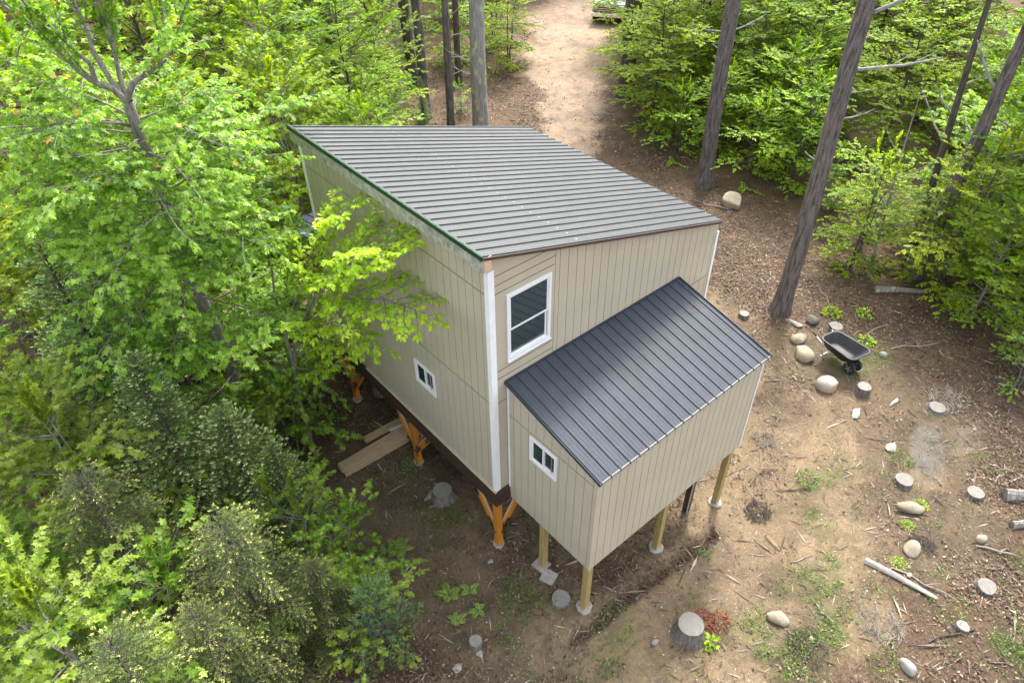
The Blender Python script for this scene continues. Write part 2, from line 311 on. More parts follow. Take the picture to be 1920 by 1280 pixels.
def m_ash(x, y): return np.maximum(blob(x, y, 9.7, -4.75, 1.2, .5, .4), .6 * blob(x, y, 10.6, -5.2, .9, .5, 0))
def m_green(x, y):
    n1 = vnoise(x, y, .8, 21) * .5 + vnoise(x, y, 2.4, 22) * .5
    s = np.zeros_like(x)
    for a in [(-1.8, -1.6, 1.6, 1.0, 0), (-2.4, -1.2, 1.2, 1.2, 0), (1.8, -5.3, 1.6, .9, .5), (3.2, -6.0, 1.6, 1.0, .2), (5.6, -3.9, 1.5, .7, .2), (2.0, -5.9, 2.2, .8, .3), (4.5, -7.2, 2.0, .9, .3), (-1.0, -3.2, 1.5, .9, .2), (7.2, -3.5, .9, .5, 0), (-.6, -1.5, 1.1, .9, 0), (.1, -2.9, 1.2, .8, 0), (-.4, 1.0, .8, .8, 0), (0, 2.5, .7, .6, 0), (2.3, -3.6, .6, .6, 0),
              (4.6, -4.9, 1.2, .6, 0), (.5, -6, 2, 1.5, 0), (3.5, -7.6, 2.5, 1.2, 0), (-3, 1, 1.5, 3, 0), (11.5, -1.9, 1.2, .8, 0), (6.5, -7.8, 2, 1, 0)]:
        s = np.maximum(s, blob(x, y, *a))
    return s * sstep(.46, .66, n1)
def m_bare(x, y):  # trodden brown soil with few leaves
    s = np.zeros_like(x)
    for a in [(9.2, -3.4, 3.2, 2.6, .1), (6.5, -4.6, 3.2, 1.6, .2), (3.5, -4.5, 3, 1.5, 0), (-.8, -1.6, 1.8, 1.6, .2), (-1.2, .6, 1.8, 1.6, 0), (10.2, 2.2, 1.4, 1.6, 0), (9.5, -4.6, 3, 1.6, .3), (7.5, -6.2, 2.2, 1.0, 0), (-1.2, 2.6, 1.7, 3.0, .1), (10.8, -1.0, 1.6, 1.6, 0), (-.8, .2, 1.3, 1.2, 0), (12, 8.5, 3, 3, .8), (6.4, -5.2, 1.6, .9, 0)]: s = np.maximum(s, blob(x, y, *a))
    return s
def axis(c0, c1, st, far):
    core = list(np.arange(c0, c1 + 1e-6, st)); a = []; x = c0; d = st
    while x > -far: d *= 1.25; x -= d; a.append(x)
    b = []; x = core[-1]; d = st
    while x < far: d *= 1.25; x += d; b.append(x)
    return np.array(a[::-1] + core + b)
gx, gy = axis(-8, 20, .09, 500), axis(-10, 14, .09, 500)
X, Y = np.meshgrid(gx, gy); Z = gh(X, Y); nx, ny = len(gx), len(gy)
V = np.stack([X, Y, Z], -1).reshape(-1, 3); i = np.arange(nx - 1)[None, :] + np.arange(ny - 1)[:, None] * nx
lp = np.stack([i, i + 1, i + 1 + nx, i + nx], -1).reshape(-1)
MT['ground'] = None
m, n, b, o = mat('forest_ground'); MT['ground'] = m
tc = N(n, 'ShaderNodeTexCoord'); P0 = tc.outputs['Object']
A = {k: N(n, 'ShaderNodeAttribute', attribute_name=k).outputs['Fac'] for k in ('sand', 'drive', 'ash', 'green', 'bare')}
nf = noise(n, 18, 8, .75, P0); nm = noise(n, 3.1, 6, .65, P0); nl = noise(n, .7, 4, .6, P0); nv_ = noise(n, 55, typ='ShaderNodeTexVoronoi', vec=P0); nx_ = noise(n, 1.9, 8, .7, P0); nh = noise(n, 95, 4, .8, P0)
lit = ramp(n, nf.outputs[0], [(.28, (.055, .037, .025)), (.5, (.115, .078, .052)), (.66, (.18, .126, .086)), (.8, (.26, .19, .13))])
dk = ramp(n, nf.outputs[0], [(.3, (.105, .077, .050)), (.55, (.17, .126, .083)), (.8, (.245, .187, .125))])
sd = ramp(n, nf.outputs[0], [(.25, (.140, .100, .062)), (.5, (.220, .164, .104)), (.75, (.315, .245, .162))])
dr = ramp(n, nf.outputs[0], [(.25, (.19, .135, .095)), (.5, (.27, .20, .15)), (.75, (.36, .285, .22))])
def fac(attr, tn, k=.55, lo=.38, hi=.62):
    a = N(n, 'ShaderNodeMath', operation='MULTIPLY_ADD'); n.links.new(tn, a.inputs[0]); a.inputs[1].default_value = k; n.links.new(attr, a.inputs[2])
    s = N(n, 'ShaderNodeMapRange', interpolation_type='SMOOTHSTEP'); s.inputs[1].default_value = lo + k * .5; s.inputs[2].default_value = hi + k * .5
    n.links.new(a.outputs[0], s.inputs[0]); return s.outputs[0]
def mixc(f, c_a, c_b, mode='MIX'):
    q = N(n, 'ShaderNodeMix', data_type='RGBA', blend_type=mode)
    if isinstance(f, float): q.inputs[0].default_value = f
    else: n.links.new(f, q.inputs[0])
    for s_, k in ((c_a, 6), (c_b, 7)):
        if isinstance(s_, tuple): q.inputs[k].default_value = c4(s_)
        else: n.links.new(s_, q.inputs[k])
    return q.outputs[2]
nq = noise(n, 7.5, 7, .72, P0); na = N(n, 'ShaderNodeMath', operation='ADD'); n.links.new(nm.outputs[0], na.inputs[0]); n.links.new(nq.outputs[0], na.inputs[1]); nw = N(n, 'ShaderNodeMath', operation='MULTIPLY'); nw.inputs[1].default_value = .5; n.links.new(na.outputs[0], nw.inputs[0]); nw = nw.outputs[0]
c = mixc(fac(A['bare'], nw, 1.6, .0, .9), lit.outputs[0], dk.outputs[0])
c = mixc(fac(A['sand'], nw, 2.4, .05, .95), c, sd.outputs[0])
c = mixc(fac(A['drive'], nw, 1.8, .1, .8), c, dr.outputs[0])
c = mixc(fac(A['ash'], nw, 2.6, .3, 1.1), c, (.20, .18, .15))
gr = N(n, 'ShaderNodeMath', operation='MULTIPLY'); gr.inputs[1].default_value = .35; n.links.new(A['green'], gr.inputs[0])
c = mixc(gr.outputs[0], c, (.10, .13, .035))
spk = ramp(n, nh.outputs[0], [(.36, (.55, .55, .55)), (.5, (1, 1, 1)), (.66, (1.25, 1.25, 1.25))]); c = mixc(.75, c, spk.outputs[0], 'MULTIPLY')
lg = ramp(n, nl.outputs[0], [(.3, (.72, .74, .78)), (.7, (1.25, 1.22, 1.16))]); c = mixc(.8, c, lg.outputs[0], 'MULTIPLY')
mo = ramp(n, nx_.outputs[0], [(.30, (.58, .56, .54)), (.5, (1, 1, 1)), (.70, (1.35, 1.28, 1.15))]); c = mixc(.8, c, mo.outputs[0], 'MULTIPLY')
n.links.new(c, b.inputs['Base Color']); b.inputs['Roughness'].default_value = .95; b.inputs['Specular IOR Level'].default_value = .15
ad = N(n, 'ShaderNodeMath', operation='ADD'); n.links.new(nf.outputs[0], ad.inputs[0]); n.links.new(nh.outputs[0], ad.inputs[1]); bump(n, b, ad.outputs[0], .9, .035)
gme = fastmesh('ground', V, np.full((nx - 1) * (ny - 1), 4), lp, 'ground', smooth=True)
for k, fn in (('sand', m_sand), ('drive', m_drive), ('ash', m_ash), ('green', m_green), ('bare', m_bare)):
    a = gme.attributes.new(k, 'FLOAT', 'POINT'); a.data.foreach_set('value', np.ascontiguousarray(fn(V[:, 0], V[:, 1]), dtype=np.float32))
tag(link('ground', gme), kind='structure')
# ------------------------------------------------------------------ house
W, L, H1, K = 6.12, 5.98, 5.687, -.3034
LC, LD, LV, LZ0, LZT, LZE = .327, 2.291, 4.611, -.39, 2.865, 2.309
KL = (LZT - LZE) / LD
def zr(x): return H1 + K * x
def zl(y): return LZT + KL * y          # y negative outward
def siding_wall(name, parent, org, U, Nn, length, zb, zt, holes=(), seams=(), sheets=1.22, first=.10, skip=(), horiz=None):
    """vertical grooved sheet siding with real grooves and open sheet joints"""
    mb = MB(); org, U, Nn = Vector(org), Vector(U), Vector(Nn); gd, gw = .011, .0065
    gs = []; u = first
    while u < length - .02: gs.append(u); u += .2033
    if horiz: gs = [g for g in gs if not horiz[0] - .02 < g < horiz[1] + .01] + [horiz[1]]
    br = {0.0, length}
    for g in gs: br |= {g - gw, g + gw}
    for h in holes: br |= {h[0], h[1]}
    if horiz: br |= {horiz[0], horiz[1] - gw}
    br = sorted(x for x in br if 0 <= x <= length); prev = None
    for a, b_ in zip(br[:-1], br[1:]):
        if b_ - a < 1e-5: continue
        mid = (a + b_) / 2; dep = gd if any(abs(mid - g) < gw for g in gs) else 0
        def P(u_, z_, d): return org + U * u_ + Vector((0, 0, z_)) - Nn * d
        hz = horiz and horiz[0] <= mid <= horiz[1] - gw
        sm = list(seams) + (([z for z in horiz[2]]) if hz else [])
        top = min(zt(a), zt(b_))
        cuts = sorted(z for z in sm if zb + .02 < z < top - .02)
        iv = []; z0 = zb
        for z in cuts: iv.append((z0, z - gw, dep)); iv.append((z - gw, z + gw, gd)); z0 = z + gw
        iv.append((z0, None, dep))
        for z0, z1, d in iv:
            segs = [(z0, z1)]
            for h in holes:
                if h[0] - 1e-6 <= mid <= h[1] + 1e-6:
                    ns = []
                    for s0, s1 in segs:
                        t = top if s1 is None else s1
                        if h[3] <= s0 or h[2] >= t: ns.append((s0, s1)); continue
                        if h[2] > s0: ns.append((s0, h[2]))
                        if h[3] < t: ns.append((h[3], s1))
                    segs = ns
            for s0, s1 in segs:
                ta, tb = (zt(a), zt(b_)) if s1 is None else (s1, s1)
                mb.add([P(a, s0, d), P(b_, s0, d), P(b_, tb, d), P(a, ta, d)], [(0, 1, 2, 3)])
        if prev is not None and abs(prev - dep) > 1e-6:
            d0, d1 = min(prev, dep), max(prev, dep); mb.add([P(a, zb, d0), P(a, zb, d1), P(a, zt(a), d1), P(a, zt(a), d0)], [(0, 1, 2, 3)])
        prev = dep
    # thickness behind
    return mb.build(name, 'siding', parent)
def ribbed(name, parent, org, A, Bv, la, lb, ribs, matn='roof', phase=0):
    """A = direction across the ribs, Bv = direction down the slope; real trapezoid ribs and a 2 cm return"""
    org, A, Bv = Vector(org), Vector(A).normalized(), Vector(Bv).normalized(); Nn = A.cross(Bv).normalized()
    if Nn.z < 0: Nn = -Nn
    prof = []; u = 0; p = .2286
    def pt(u_, h): prof.append((min(max(u_, 0), la), h))
    k = 0; c = phase
    while c < la + p:
        for du, h in ((-.019, 0), (-.011, .020), (.011, .020), (.019, 0), (.066, 0), (.072, .003), (.084, .003), (.090, 0), (.139, 0), (.145, .003), (.157, .003), (.163, 0)):
            if -.001 <= c + du <= la + .001: pt(c + du, h)
        c += p
    if prof[0][0] > 0: prof.insert(0, (0, 0))
    if prof[-1][0] < la: prof.append((la, 0))
    mb = MB(); n_ = len(prof); vs = []
    for t in (0, lb):
        for u_, h in prof: vs.append(org + A * u_ + Bv * t + Nn * h)
    for t in (0, lb):
        for u_, h in prof: vs.append(org + A * u_ + Bv * t + Nn * (h - .004))
    fs = []
    for i_ in range(n_ - 1):
        fs.append((i_, i_ + 1, n_ + i_ + 1, n_ + i_)); fs.append((2 * n_ + i_, 3 * n_ + i_, 3 * n_ + i_ + 1, 2 * n_ + i_ + 1))
        fs.append((n_ + i_, n_ + i_ + 1, 3 * n_ + i_ + 1, 3 * n_ + i_)); fs.append((i_, 2 * n_ + i_, 2 * n_ + i_ + 1, i_ + 1))
    mb.add(vs, fs); return mb.build(name, matn, parent), Nn

house = tag(empty('house', (0, 0, 0)), 'beige panel-sided cabin raised on short posts under a charcoal metal roof', 'house')
GR = [.2 * i_ for i_ in range(1, 40)]
hz = (0.10, 1.42, [3.02, 3.2, 4.86, 5.02, 5.2] )
WF = (.345, 1.325, 3.33, 4.74); WL_ = (1.85, 2.545, 1.26, 1.88); WN = (.63, 1.34, 1.345, 1.975)
# main walls.  front wall faces -y, left wall faces -x
siding_wall('wall', house, (0, 0, 0), (1, 0, 0), (0, -1, 0), W, 0, lambda u: zr(u) - .06, holes=[(WF[0] + .05, WF[1] - .05, WF[2] + .05, WF[3] - .05)], seams=[2.44], horiz=hz)
siding_wall('wall', house, (0, L, 0), (0, -1, 0), (-1, 0, 0), L, 0, lambda u: zr(0) - .06, holes=[(L - WL_[1] + .04, L - WL_[0] - .04, WL_[2] + .04, WL_[3] - .04)], seams=[2.44, 4.86], first=.08)
siding_wall('wall', house, (W, L, 0), (-1, 0, 0), (0, 1, 0), W, 0, lambda u: zr(W - u) - .06, seams=[2.44, 4.86])
siding_wall('wall', house, (W, 0, 0), (0, 1, 0), (1, 0, 0), L, 0, lambda u: zr(W) - .06, seams=[2.44])
# floor platform, interior partition glimpsed through glass
mb = MB(); mb.box(.03, W - .03, .03, L - .03, -.38, -.02); mb.build('floor_platform', 'floorwood', house)
mb = MB(); mb.box(1.9, 1.98, .05, L - .05, 0, 4.9); mb.box(.05, 1.88, 3.4, 3.5, 0, 5.0); mb.box(.05, 1.88, .05, 3.38, 2.45, 2.6); mb.build('interior_partition', 'dark', house)
# dark brown band boards round the platform, doubled, plus the thin pale flashing
mb = MB(); t = .038
mb.box(-t, 0, -t, L + 2.6, -.20, .0); mb.box(-t - .012, -.002, -t - .012, L + 2.6, -.42, -.202)
mb.box(0, W, -t, -.002, -.20, .0); mb.box(-.001, W, -t - .012, -.003, -.42, -.202); mb.box(W + .002, W + t, -t, L, -.42, .0); mb.box(0, W, L + .002, L + t, -.42, 0)
mb.build('band_board', 'band', house, bevel=.003)
mb = MB(); mb.box(-t - .02, -.002, -.03, 4.83, .002, .022); mb.build('flashing', 'foam', house)
# main roof
org = (-.183 - .0, -.113, zr(-.183)); dv = Vector((1, 0, K)).normalized()
rl = (W - .06 + .183) / dv.x
roof, Nn = ribbed('roof', house, org, (0, 1, 0), dv, L + .113 - .03, rl, None, 'roof_main', phase=.03)
mb = MB(); rg = random.Random(3)
for s_ in (.12, .72, 1.35, 2.05, 2.75, 3.45, 4.15, 4.85, 5.5, 6.1):
    for i_ in range(26):
        for du in (.045, ):
            yy = -.113 + .03 + i_ * .2286 + du
            if yy > L - .06: continue
            p = Vector((org[0], yy, org[2])) + dv * (s_ + rg.uniform(-.015, .015))
            mb.bar(p + Nn * .001, p + Nn * .007, .009, .009)
mb.build('screws', 'screw', roof)
mb = MB()
for i_ in range(52):
    yy = -.07 + i_ * .1143
    if yy < L - .05: p = Vector((org[0], yy, org[2])) + dv * 2.2; mb.box(p.x - .003, p.x + .003, yy - .010, yy + .010, p.z + .001, p.z + .004)
mb.build('sheet_lap_line', 'bolt', roof)
# trim at the high (left) edge: green metal cap, weathered fascia, soffit, rafter end
ZT = zr(-.183)
mb = MB(); mb.box(-.197, -.183, -.118, L - .03, ZT - .062, ZT + .024); mb.box(-.183, -.150, -.118, L - .03, ZT + .026, ZT + .031)
mb.build('roof_edge_cap', 'green', house, bevel=.003)
mb = MB(); mb.box(-.178, -.146, -.10, L - .06, ZT - .30, ZT - .01); mb.build('fascia', 'fascia', house)
mb = MB(); mb.box(-.145, -.002, -.06, L - .06, ZT - .295, ZT - .265); mb.build('soffit', 'fascia', house)
mb = MB(); mb.box(-.144, .0, -.108, -.062, ZT - .29, ZT - .035); mb.build('rafter_end', 'rawwood', house, bevel=.004)
# front rake: thin red brown board with dark drip edge following the slope
mb = MB(); a, b_ = (-.15, -.085, zr(-.15) - .046), (W - .07, -.085, zr(W - .07) - .046); mb.bar(a, b_, .05, .035, (0, 0, 1)); mb.build('rake_board', 'redbrown', house)
mb = MB(); mb.bar((-.18, -.120, zr(-.18) - .016), (W - .07, -.120, zr(W - .07) - .016), .012, .028, (0, 0, 1)); mb.build('drip_edge', 'band', house)
mb = MB(); mb.bar((-.15, L + .0, zr(-.15) - .05), (W - .07, L + .0, zr(W - .07) - .05), .05, .06, (0, 0, 1)); mb.build('rake_board', 'redbrown', house)
mb = MB(); mb.box(W + .003, W + .03, -.03, L, zr(W) - .22, zr(W) - .05); mb.build('fascia', 'dripwood', house)
# corner trims (two boards each)
def ctrim(x, y, sx, sy, z0, z1, wf=.10, ws=.085, par=house):
    mb = MB(); t_ = .022
    mb.box(*sorted((x + sx * t_, x - sx * wf)), *sorted((y + sy * .002, y + sy * t_)), z0, z1)
    mb.box(*sorted((x + sx * .002, x + sx * t_)), *sorted((y + sy * .001, y - sy * ws)), z0, z1)
    mb.build('corner_trim', 'white', par, bevel=.003)
ctrim(0, 0, -1, -1, .024, 5.35); ctrim(W, 0, 1, -1, .0, zr(W) - .30, .04); ctrim(0, L, -1, 1, .0, 5.35, .09, .09); ctrim(W, L, 1, 1, 0, zr(W) - .1)
# lean-to: three walls, roof, edges
x0, x1 = LC, LC + LV
LA = Vector((x0, 0, 0))
siding_wall('lean_to_wall', house, (x0, 0, 0), (0, -1, 0), (-1, 0, 0), LD, LZ0, lambda u: zl(-u) - .03, holes=[(WN[0] + .04, WN[1] - .04, WN[2] + .04, WN[3] - .04)], seams=[2.04], first=.17)
siding_wall('lean_to_wall', house, (x0, -LD, 0), (1, 0, 0), (0, -1, 0), LV, LZ0, lambda u: LZE - .035, seams=[], first=.15)
siding_wall('lean_to_wall', house, (x1, -LD, 0), (0, 1, 0), (1, 0, 0), LD, LZ0, lambda u: zl(-LD + u) - .03, seams=[2.04], first=.17)
mb = MB(); mb.box(x0 + .02, x1 - .02, -LD + .02, -.055, LZ0 + .01, LZ0 + .24); mb.build('lean_to_floor', 'floorwood', house)
ex = .05; dl = Vector((0, -1, -KL)).normalized()
lroof, Nl = ribbed('lean_to_roof', house, (x0 - ex, -.004, LZT + .01), (1, 0, 0), dl, LV + 2 * ex, (LD + .115) / -dl.y, None, phase=.035)
mb = MB()
for s_ in (.1, .8, 1.55, 2.28):
    for i_ in range(21):
        xx = x0 - ex + .035 + i_ * .2286 + .045
        if xx > x1 + ex: continue
        p = Vector((xx, -.004, LZT + .01)) + dl * (s_ + rg.uniform(-.01, .01)); mb.bar(p + Nl * .001, p + Nl * .007, .009, .009)
mb.build('screws', 'screw', lroof)
ye = -LD - .10
mb = MB(); mb.box(x0 - .03, x1 + .03, -LD - .062, -LD - .003, zl(-LD) - .13, zl(-LD) - .028); mb.build('lean_to_fascia', 'dripwood', house, bevel=.003)
mb = MB(); mb.box(x0 - .04, x1 + .04, ye + .012, ye + .022, zl(ye) - .008, zl(ye) + .024); mb.build('rib_closure', 'foam', house)
for xx in (x0 - ex - .008, x1 + ex + .008): mb = MB(); mb.bar((xx, -.0, zl(0) + .004), (xx, ye - .008, zl(ye) + .004), .014, .07, (0, 0, 1)); mb.build('lean_to_edge_cap', 'roof', house)
mb = MB(); mb.box(x0 - ex, x1 + ex, -.030, -.012, LZT - .0, LZT + .05); mb.build('wall_flashing', 'roof', house)
mb = MB(); mb.box(x0 - .024, x0 - .002, -.06, -.024, LZ0 + .36, zl(0) - .05); mb.build('corner_trim', 'white', house)
ctrim(x1, -LD, 1, -1, LZ0 + .0, zl(-LD) - .135, .012, .085)
mb = MB(); mb.box(x0 - .014, x0 + .05, -LD - .016, -LD - .002, LZ0, zl(-LD) - .13); mb.box(x0 - .014, x0 - .002, -LD - .0, -LD + .05, LZ0, zl(-LD) - .1); mb.build('corner_board', 'siding', house)
# windows
def window(label, org, U, Nn, w_, h_, kind):
    """org = lower corner on the wall face, U along the wall, Nn outward"""
    U, Nn, Z_ = Vector(U), Vector(Nn), Vector((0, 0, 1)); f = empty('window'); f.parent = house; f['label'] = label
    f.matrix_local = Matrix((U, Nn, Z_)).transposed().to_4x4(); f.location = org   # x along, y outward, z up
    fw_ = .058
    mb = MB(); mb.box(0, w_, -.04, .028, 0, fw_ + .012); mb.box(0, w_, -.04, .028, h_ - fw_, h_); mb.box(0, fw_, -.04, .028, fw_ + .012, h_ - fw_); mb.box(w_ - fw_, w_, -.04, .028, fw_ + .012, h_ - fw_)
    if kind == 'hung': mb.box(-.008, w_ + .008, .0, .055, -.012, .0); mb.box(fw_ + .001, w_ - fw_ - .001, -.03, .040, fw_ - .03, fw_ + .022)
    mb.build('frame', 'vinyl', f, bevel=.003)
    iw0, iw1, iz0, iz1 = fw_, w_ - fw_, fw_ + .012, h_ - fw_; s_ = .032
    def sash(a, b2, c_, d, y):
        mb = MB(); mb.box(a, b2, y - .022, y, c_, c_ + s_); mb.box(a, b2, y - .022, y, d - s_, d); mb.box(a, a + s_, y - .022, y, c_ + s_, d - s_); mb.box(b2 - s_, b2, y - .022, y, c_ + s_, d - s_)
        mb.build('sash', 'vinyl', f, bevel=.002)
        mb = MB(); mb.box(a + s_, b2 - s_, y - .014, y - .010, c_ + s_, d - s_); mb.build('glass', 'glass', f)
    if kind == 'hung':
        mz = iz0 + (iz1 - iz0) * .46; sash(iw0, iw1, mz - .02, iz1, .012); sash(iw0 + .012, iw1 - .012, iz0, mz + .015, -.012)
        mb = MB(); mb.box(iw0 + .03, iw1 - .03, -.075, -.068, iz0 + .27, iz0 + .285); mb.build('shade_rail', 'vinyl', f)
    else:
        mx_ = (iw0 + iw1) / 2; sash(iw0, mx_ + .014, iz0, iz1, .012); sash(mx_ - .014, iw1, iz0 + .008, iz1 - .008, -.012)
    mb = MB(); mb.box(.03, w_ - .03, -.30, -.29, .03, h_ - .03)
    return f
window('tall double-hung window on the front wall beside the corner', (WF[0], 0, WF[2]), (1, 0, 0), (0, -1, 0), WF[1] - WF[0], WF[3] - WF[2], 'hung')
window('small slider window low on the side wall', (0, WL_[1], WL_[2]), (0, -1, 0), (-1, 0, 0), WL_[1] - WL_[0], WL_[3] - WL_[2], 'slide')
window('small slider window on the lean-to side', (LC, -WN[0], WN[2]), (0, -1, 0), (-1, 0, 0), WN[1] - WN[0], WN[3] - WN[2], 'slide')
# posts
def footing(par, x, y, zg, r=.125, h=.06):
    mb = MB(); sd_ = random.Random(int(x * 91 + y * 37)); mb.tube([(x, y, zg - .3), (x, y, zg + h * .8), (x, y, zg + h)], [r * 1.05, r, r * .9], 20, jit=lambda i_, j, a: 1 + .07 * math.sin(a * 3 + x) + .04 * math.sin(a * 7 + y)); mb.build('footing', 'concrete', par)
def post_orange(x, y, braces, label=None):
    zg = g1(x, y); e = empty('post', (0, 0, 0)); e.parent = house
    if label: e['label'] = label
    mb = MB()
    for k_, dx in enumerate((-.046, 0, .046)): mb.box(x + dx - .0215, x + dx + .0215, y - .07 - (.004 if k_ == 1 else 0), y + .07 + (.004 if k_ == 1 else 0), zg + .05, -.385)
    mb.build('post_core', 'orange', e, bevel=.003)
    footing(e, x, y, zg)
    for dx, dy in braces:
        d = Vector((dx, dy, 0)); a = Vector((x, y, max(zg + .35, -1.42))) + d * .06; b_ = Vector((x, y, -.47)) + d * .70
        mb = MB(); mb.bar(a, b_, .12, .09, d.cross(Vector((0, 0, 1)))); br_ = mb.build('brace', 'orange', e, bevel=.003)
        nn = Vector((-(b_ - a).z * d.x, -(b_ - a).z * d.y, d.dot(b_ - a))).normalized()
        mb = MB(); o2 = nn * .062
        if nn.z < 0: o2 = -o2
        s1, s2 = a.lerp(b_, .06) , a.lerp(b_, 1.0)
        mb.bar(s1 + o2, s2 + o2, .085, .024, d.cross(Vector((0, 0, 1)))); mb.build('brace_cap', 'rawwood', br_)
        sdv = d.cross(Vector((0, 0, 1)))
        for sg in (-1, 1):
            off = sdv * (sg * .066)
            for p_, q_, w_ in ((a - (b_ - a) * .05 + off, a.lerp(b_, .30) + off, .075), (a.lerp(b_, .78) + off, b_ + (b_ - a) * .04 + off, .075), (Vector((x, y, a.z - .16)) + d * .075 + off * .9, Vector((x, y, a.z + .22)) + d * .075 + off * .9, .06)):
                mb = MB(); mb.bar(p_, q_, w_, .008, sdv); mb.build('bracket', 'black', br_)
        if x < 1:
          mb = MB()
          for sg in (-1, 1):
            for t_ in (.0, .1, .22, .82, .96):
                c_ = a.lerp(b_, t_) + sdv * (sg * .072); mb.bar(c_, c_ + sdv * (sg * .012), .02, .02)
          mb.build('bolts', 'bolt', br_)
px0, px1 = .045, W - .05
for yy, br in ((.05, [(0, 1), (1, 0)]), (3.08, [(0, 1), (0, -1), (1, 0)]), (5.9, [(0, 1), (0, -1)])): post_orange(px0, yy, br)
for yy in (.05, 3.08, 5.9): post_orange(px1, yy, [(0, 1 if yy < 5 else -1)])
for yy in (.05, 3.08, 5.9): post_orange(3.05, yy, [])
post_orange(.045, 8.3, [(0, -1)]); post_orange(3.05, 8.3, [])
def post_plain(x, y, ztop=LZ0 + .02, wd=.135, foot=True):
    zg = g1(x, y); mb = MB(); mb.box(x - wd / 2, x + wd / 2, y - wd / 2, y + wd / 2, zg + .03, ztop); p = mb.build('post', 'treated', house, bevel=.006)
    if foot: footing(p, x, y, zg, .16, .07)
    return p
post_plain(LC + .10, -.96, foot=False); post_plain(LC + .085, -LD + .085); post_plain(2.63, -LD + .10); post_plain(4.78, -LD + .10)
mb = MB(); zg = g1(4.05, -1.9); mb.box(3.98, 4.11, -1.98, -1.85, zg, LZ0 + .02); pp_ = mb.build('post', 'band', house); pp_['label'] = 'dark brown post with conduit set behind the front posts'
mb = MB(); mb.tube([(3.955, -2.0, zg), (3.955, -2.0, LZ0 + .02)], .018, 8); mb.build('conduit', 'steel', pp_)
# rear porch: deck and low dark roof
mb = MB(); mb.box(0, 5.9, L + .04, L + 2.55, -.12, -.012); mb.box(-.05, -.002, L + .06, L + 2.6, .002, .03)
for k_ in range(17): mb.box(0.002, 5.9, L + .05 + k_ * .15, L + .19 + k_ * .15, -.010, .018)
mb.build('porch_deck', 'rawwood', house)
ribbed('porch_roof', house, (.1, L + .06, 2.75), (1, 0, 0), (0, 1, -.2), 5.8, 2.4, None, phase=.03)
for xx in (.2, 3, 5.8):
    mb = MB(); mb.box(xx - .06, xx + .06, L + 2.25, L + 2.37, 0.02, 2.26); mb.build('porch_post', 'treated', house)

# ------------------------------------------------------------------ concrete pavers at the second post
zg = g1(.38, -1.0)
for k_, (xx, yy, rz, lab) in enumerate([(.40, -.93, .1, 'grey square concrete paver under the second lean-to post'), (.33, -1.24, .35, 'grey square concrete paver lying in front of the second lean-to post')]):
    mb = MB(); mb.box(-.15, .15, -.15, .15, 0, .05); o = mb.build('paver', 'concrete', None, (xx, yy, g1(xx, yy) + .01 ), (0.03, -.02, rz), bevel=.006); tag(o, lab, 'paver', 'pavers at the lean-to post')

# ------------------------------------------------------------------ lumber
def board(a, b_, wd, th, z, lab, mname='lumber', grp='boards stacked beside the house', name='board'):
    a, b_ = Vector((*a, 0)), Vector((*b_, 0)); c_ = (a + b_) / 2; ln = (b_ - a).length; ang = math.atan2((b_ - a).y, (b_ - a).x)
    mb = MB(); mb.box(-ln / 2, ln / 2, -wd / 2, wd / 2, 0, th); o = mb.build(name, mname, None, (c_.x, c_.y, z), (0, 0, ang), bevel=.004); tag(o, lab, 'board', grp)
gz = max(g1(-1.4, 4.1), g1(-.2, 4.0), g1(.1, 4.0)) + .02
board((-1.52, 3.92), (.62, 3.86), .235, .038, gz, 'long weathered board, lowest of the pile beside the middle house post')
board((-1.50, 3.98), (.55, 3.98), .235, .038, gz + .040, 'long weathered board, second from the bottom of the pile by the house post')
board((-1.56, 4.03), (.60, 4.00), .235, .038, gz + .080, 'long weathered board, second from the top of the pile by the house post')
board((-1.53, 4.06), (.50, 4.06), .235, .038, gz + .120, 'long greyish board, topmost of the pile beside the middle house post')
board((-.62, 4.47), (.75, 4.42), .235, .038, gz + .03, 'short pale wide board lying behind the lumber pile')
board((.02, 4.30), (.42, 4.24), .09, .02, gz + .075, 'small white painted trim offcut on the lumber', 'white', None, 'trim_offcut')
# ------------------------------------------------------------------ rocks, stumps, logs
def rock(x, y, r, lab, sq=(1, 1, .75), seed=0, m_='rock_tan', flat=None, group='rocks lying on the cleared ground', rz=None, name='rock', cat='rock', facets=0, boxy=1.0):
    if x > 5 and r < .35: r *= .88
    rr = random.Random(seed * 7 + 1); bm = bmesh_ico(3); vs = np.array([v.co[:] for v in bm.verts]); fs = [tuple(v.index for v in f.verts) for f in bm.faces]; bm.free()
    g = np.random.default_rng(seed)
    vs = np.sign(vs) * np.abs(vs) ** boxy
    for k_ in range(5):
        d = norm(g.normal(size=3)); s_ = vs @ d; vs = vs - np.outer(np.clip(s_ - g.uniform(.62, .86), 0, 1) * .85, d)
    for k_ in range(facets):
        d = norm(g.normal(size=3)); s_ = vs @ d; vs = vs - np.outer(np.clip(s_ - .42, 0, 1) * .97, d)
    for k_ in range(7):
        d = g.normal(size=3) * (1.6 + k_ * .8); vs = vs * (1 + .04 / (1 + .3 * k_) * np.sin(vs @ d + g.uniform(0, 6)))[:, None]
    vs = vs * np.array(sq) * r; 
    if flat: vs[:, 2] = np.minimum(vs[:, 2], flat * r)
    me = bpy.data.meshes.new(name); me.from_pydata([tuple(v) for v in vs], [], fs); me.materials.append(MT[m_]); me.polygons.foreach_set('use_smooth', [facets == 0] * len(fs))
    o = link(name, me, None, (x, y, g1(x, y) + r * sq[2] * .34), (0, 0, rz if rz is not None else rr.uniform(0, 6)))
    return tag(o, lab, cat, group)
import bmesh
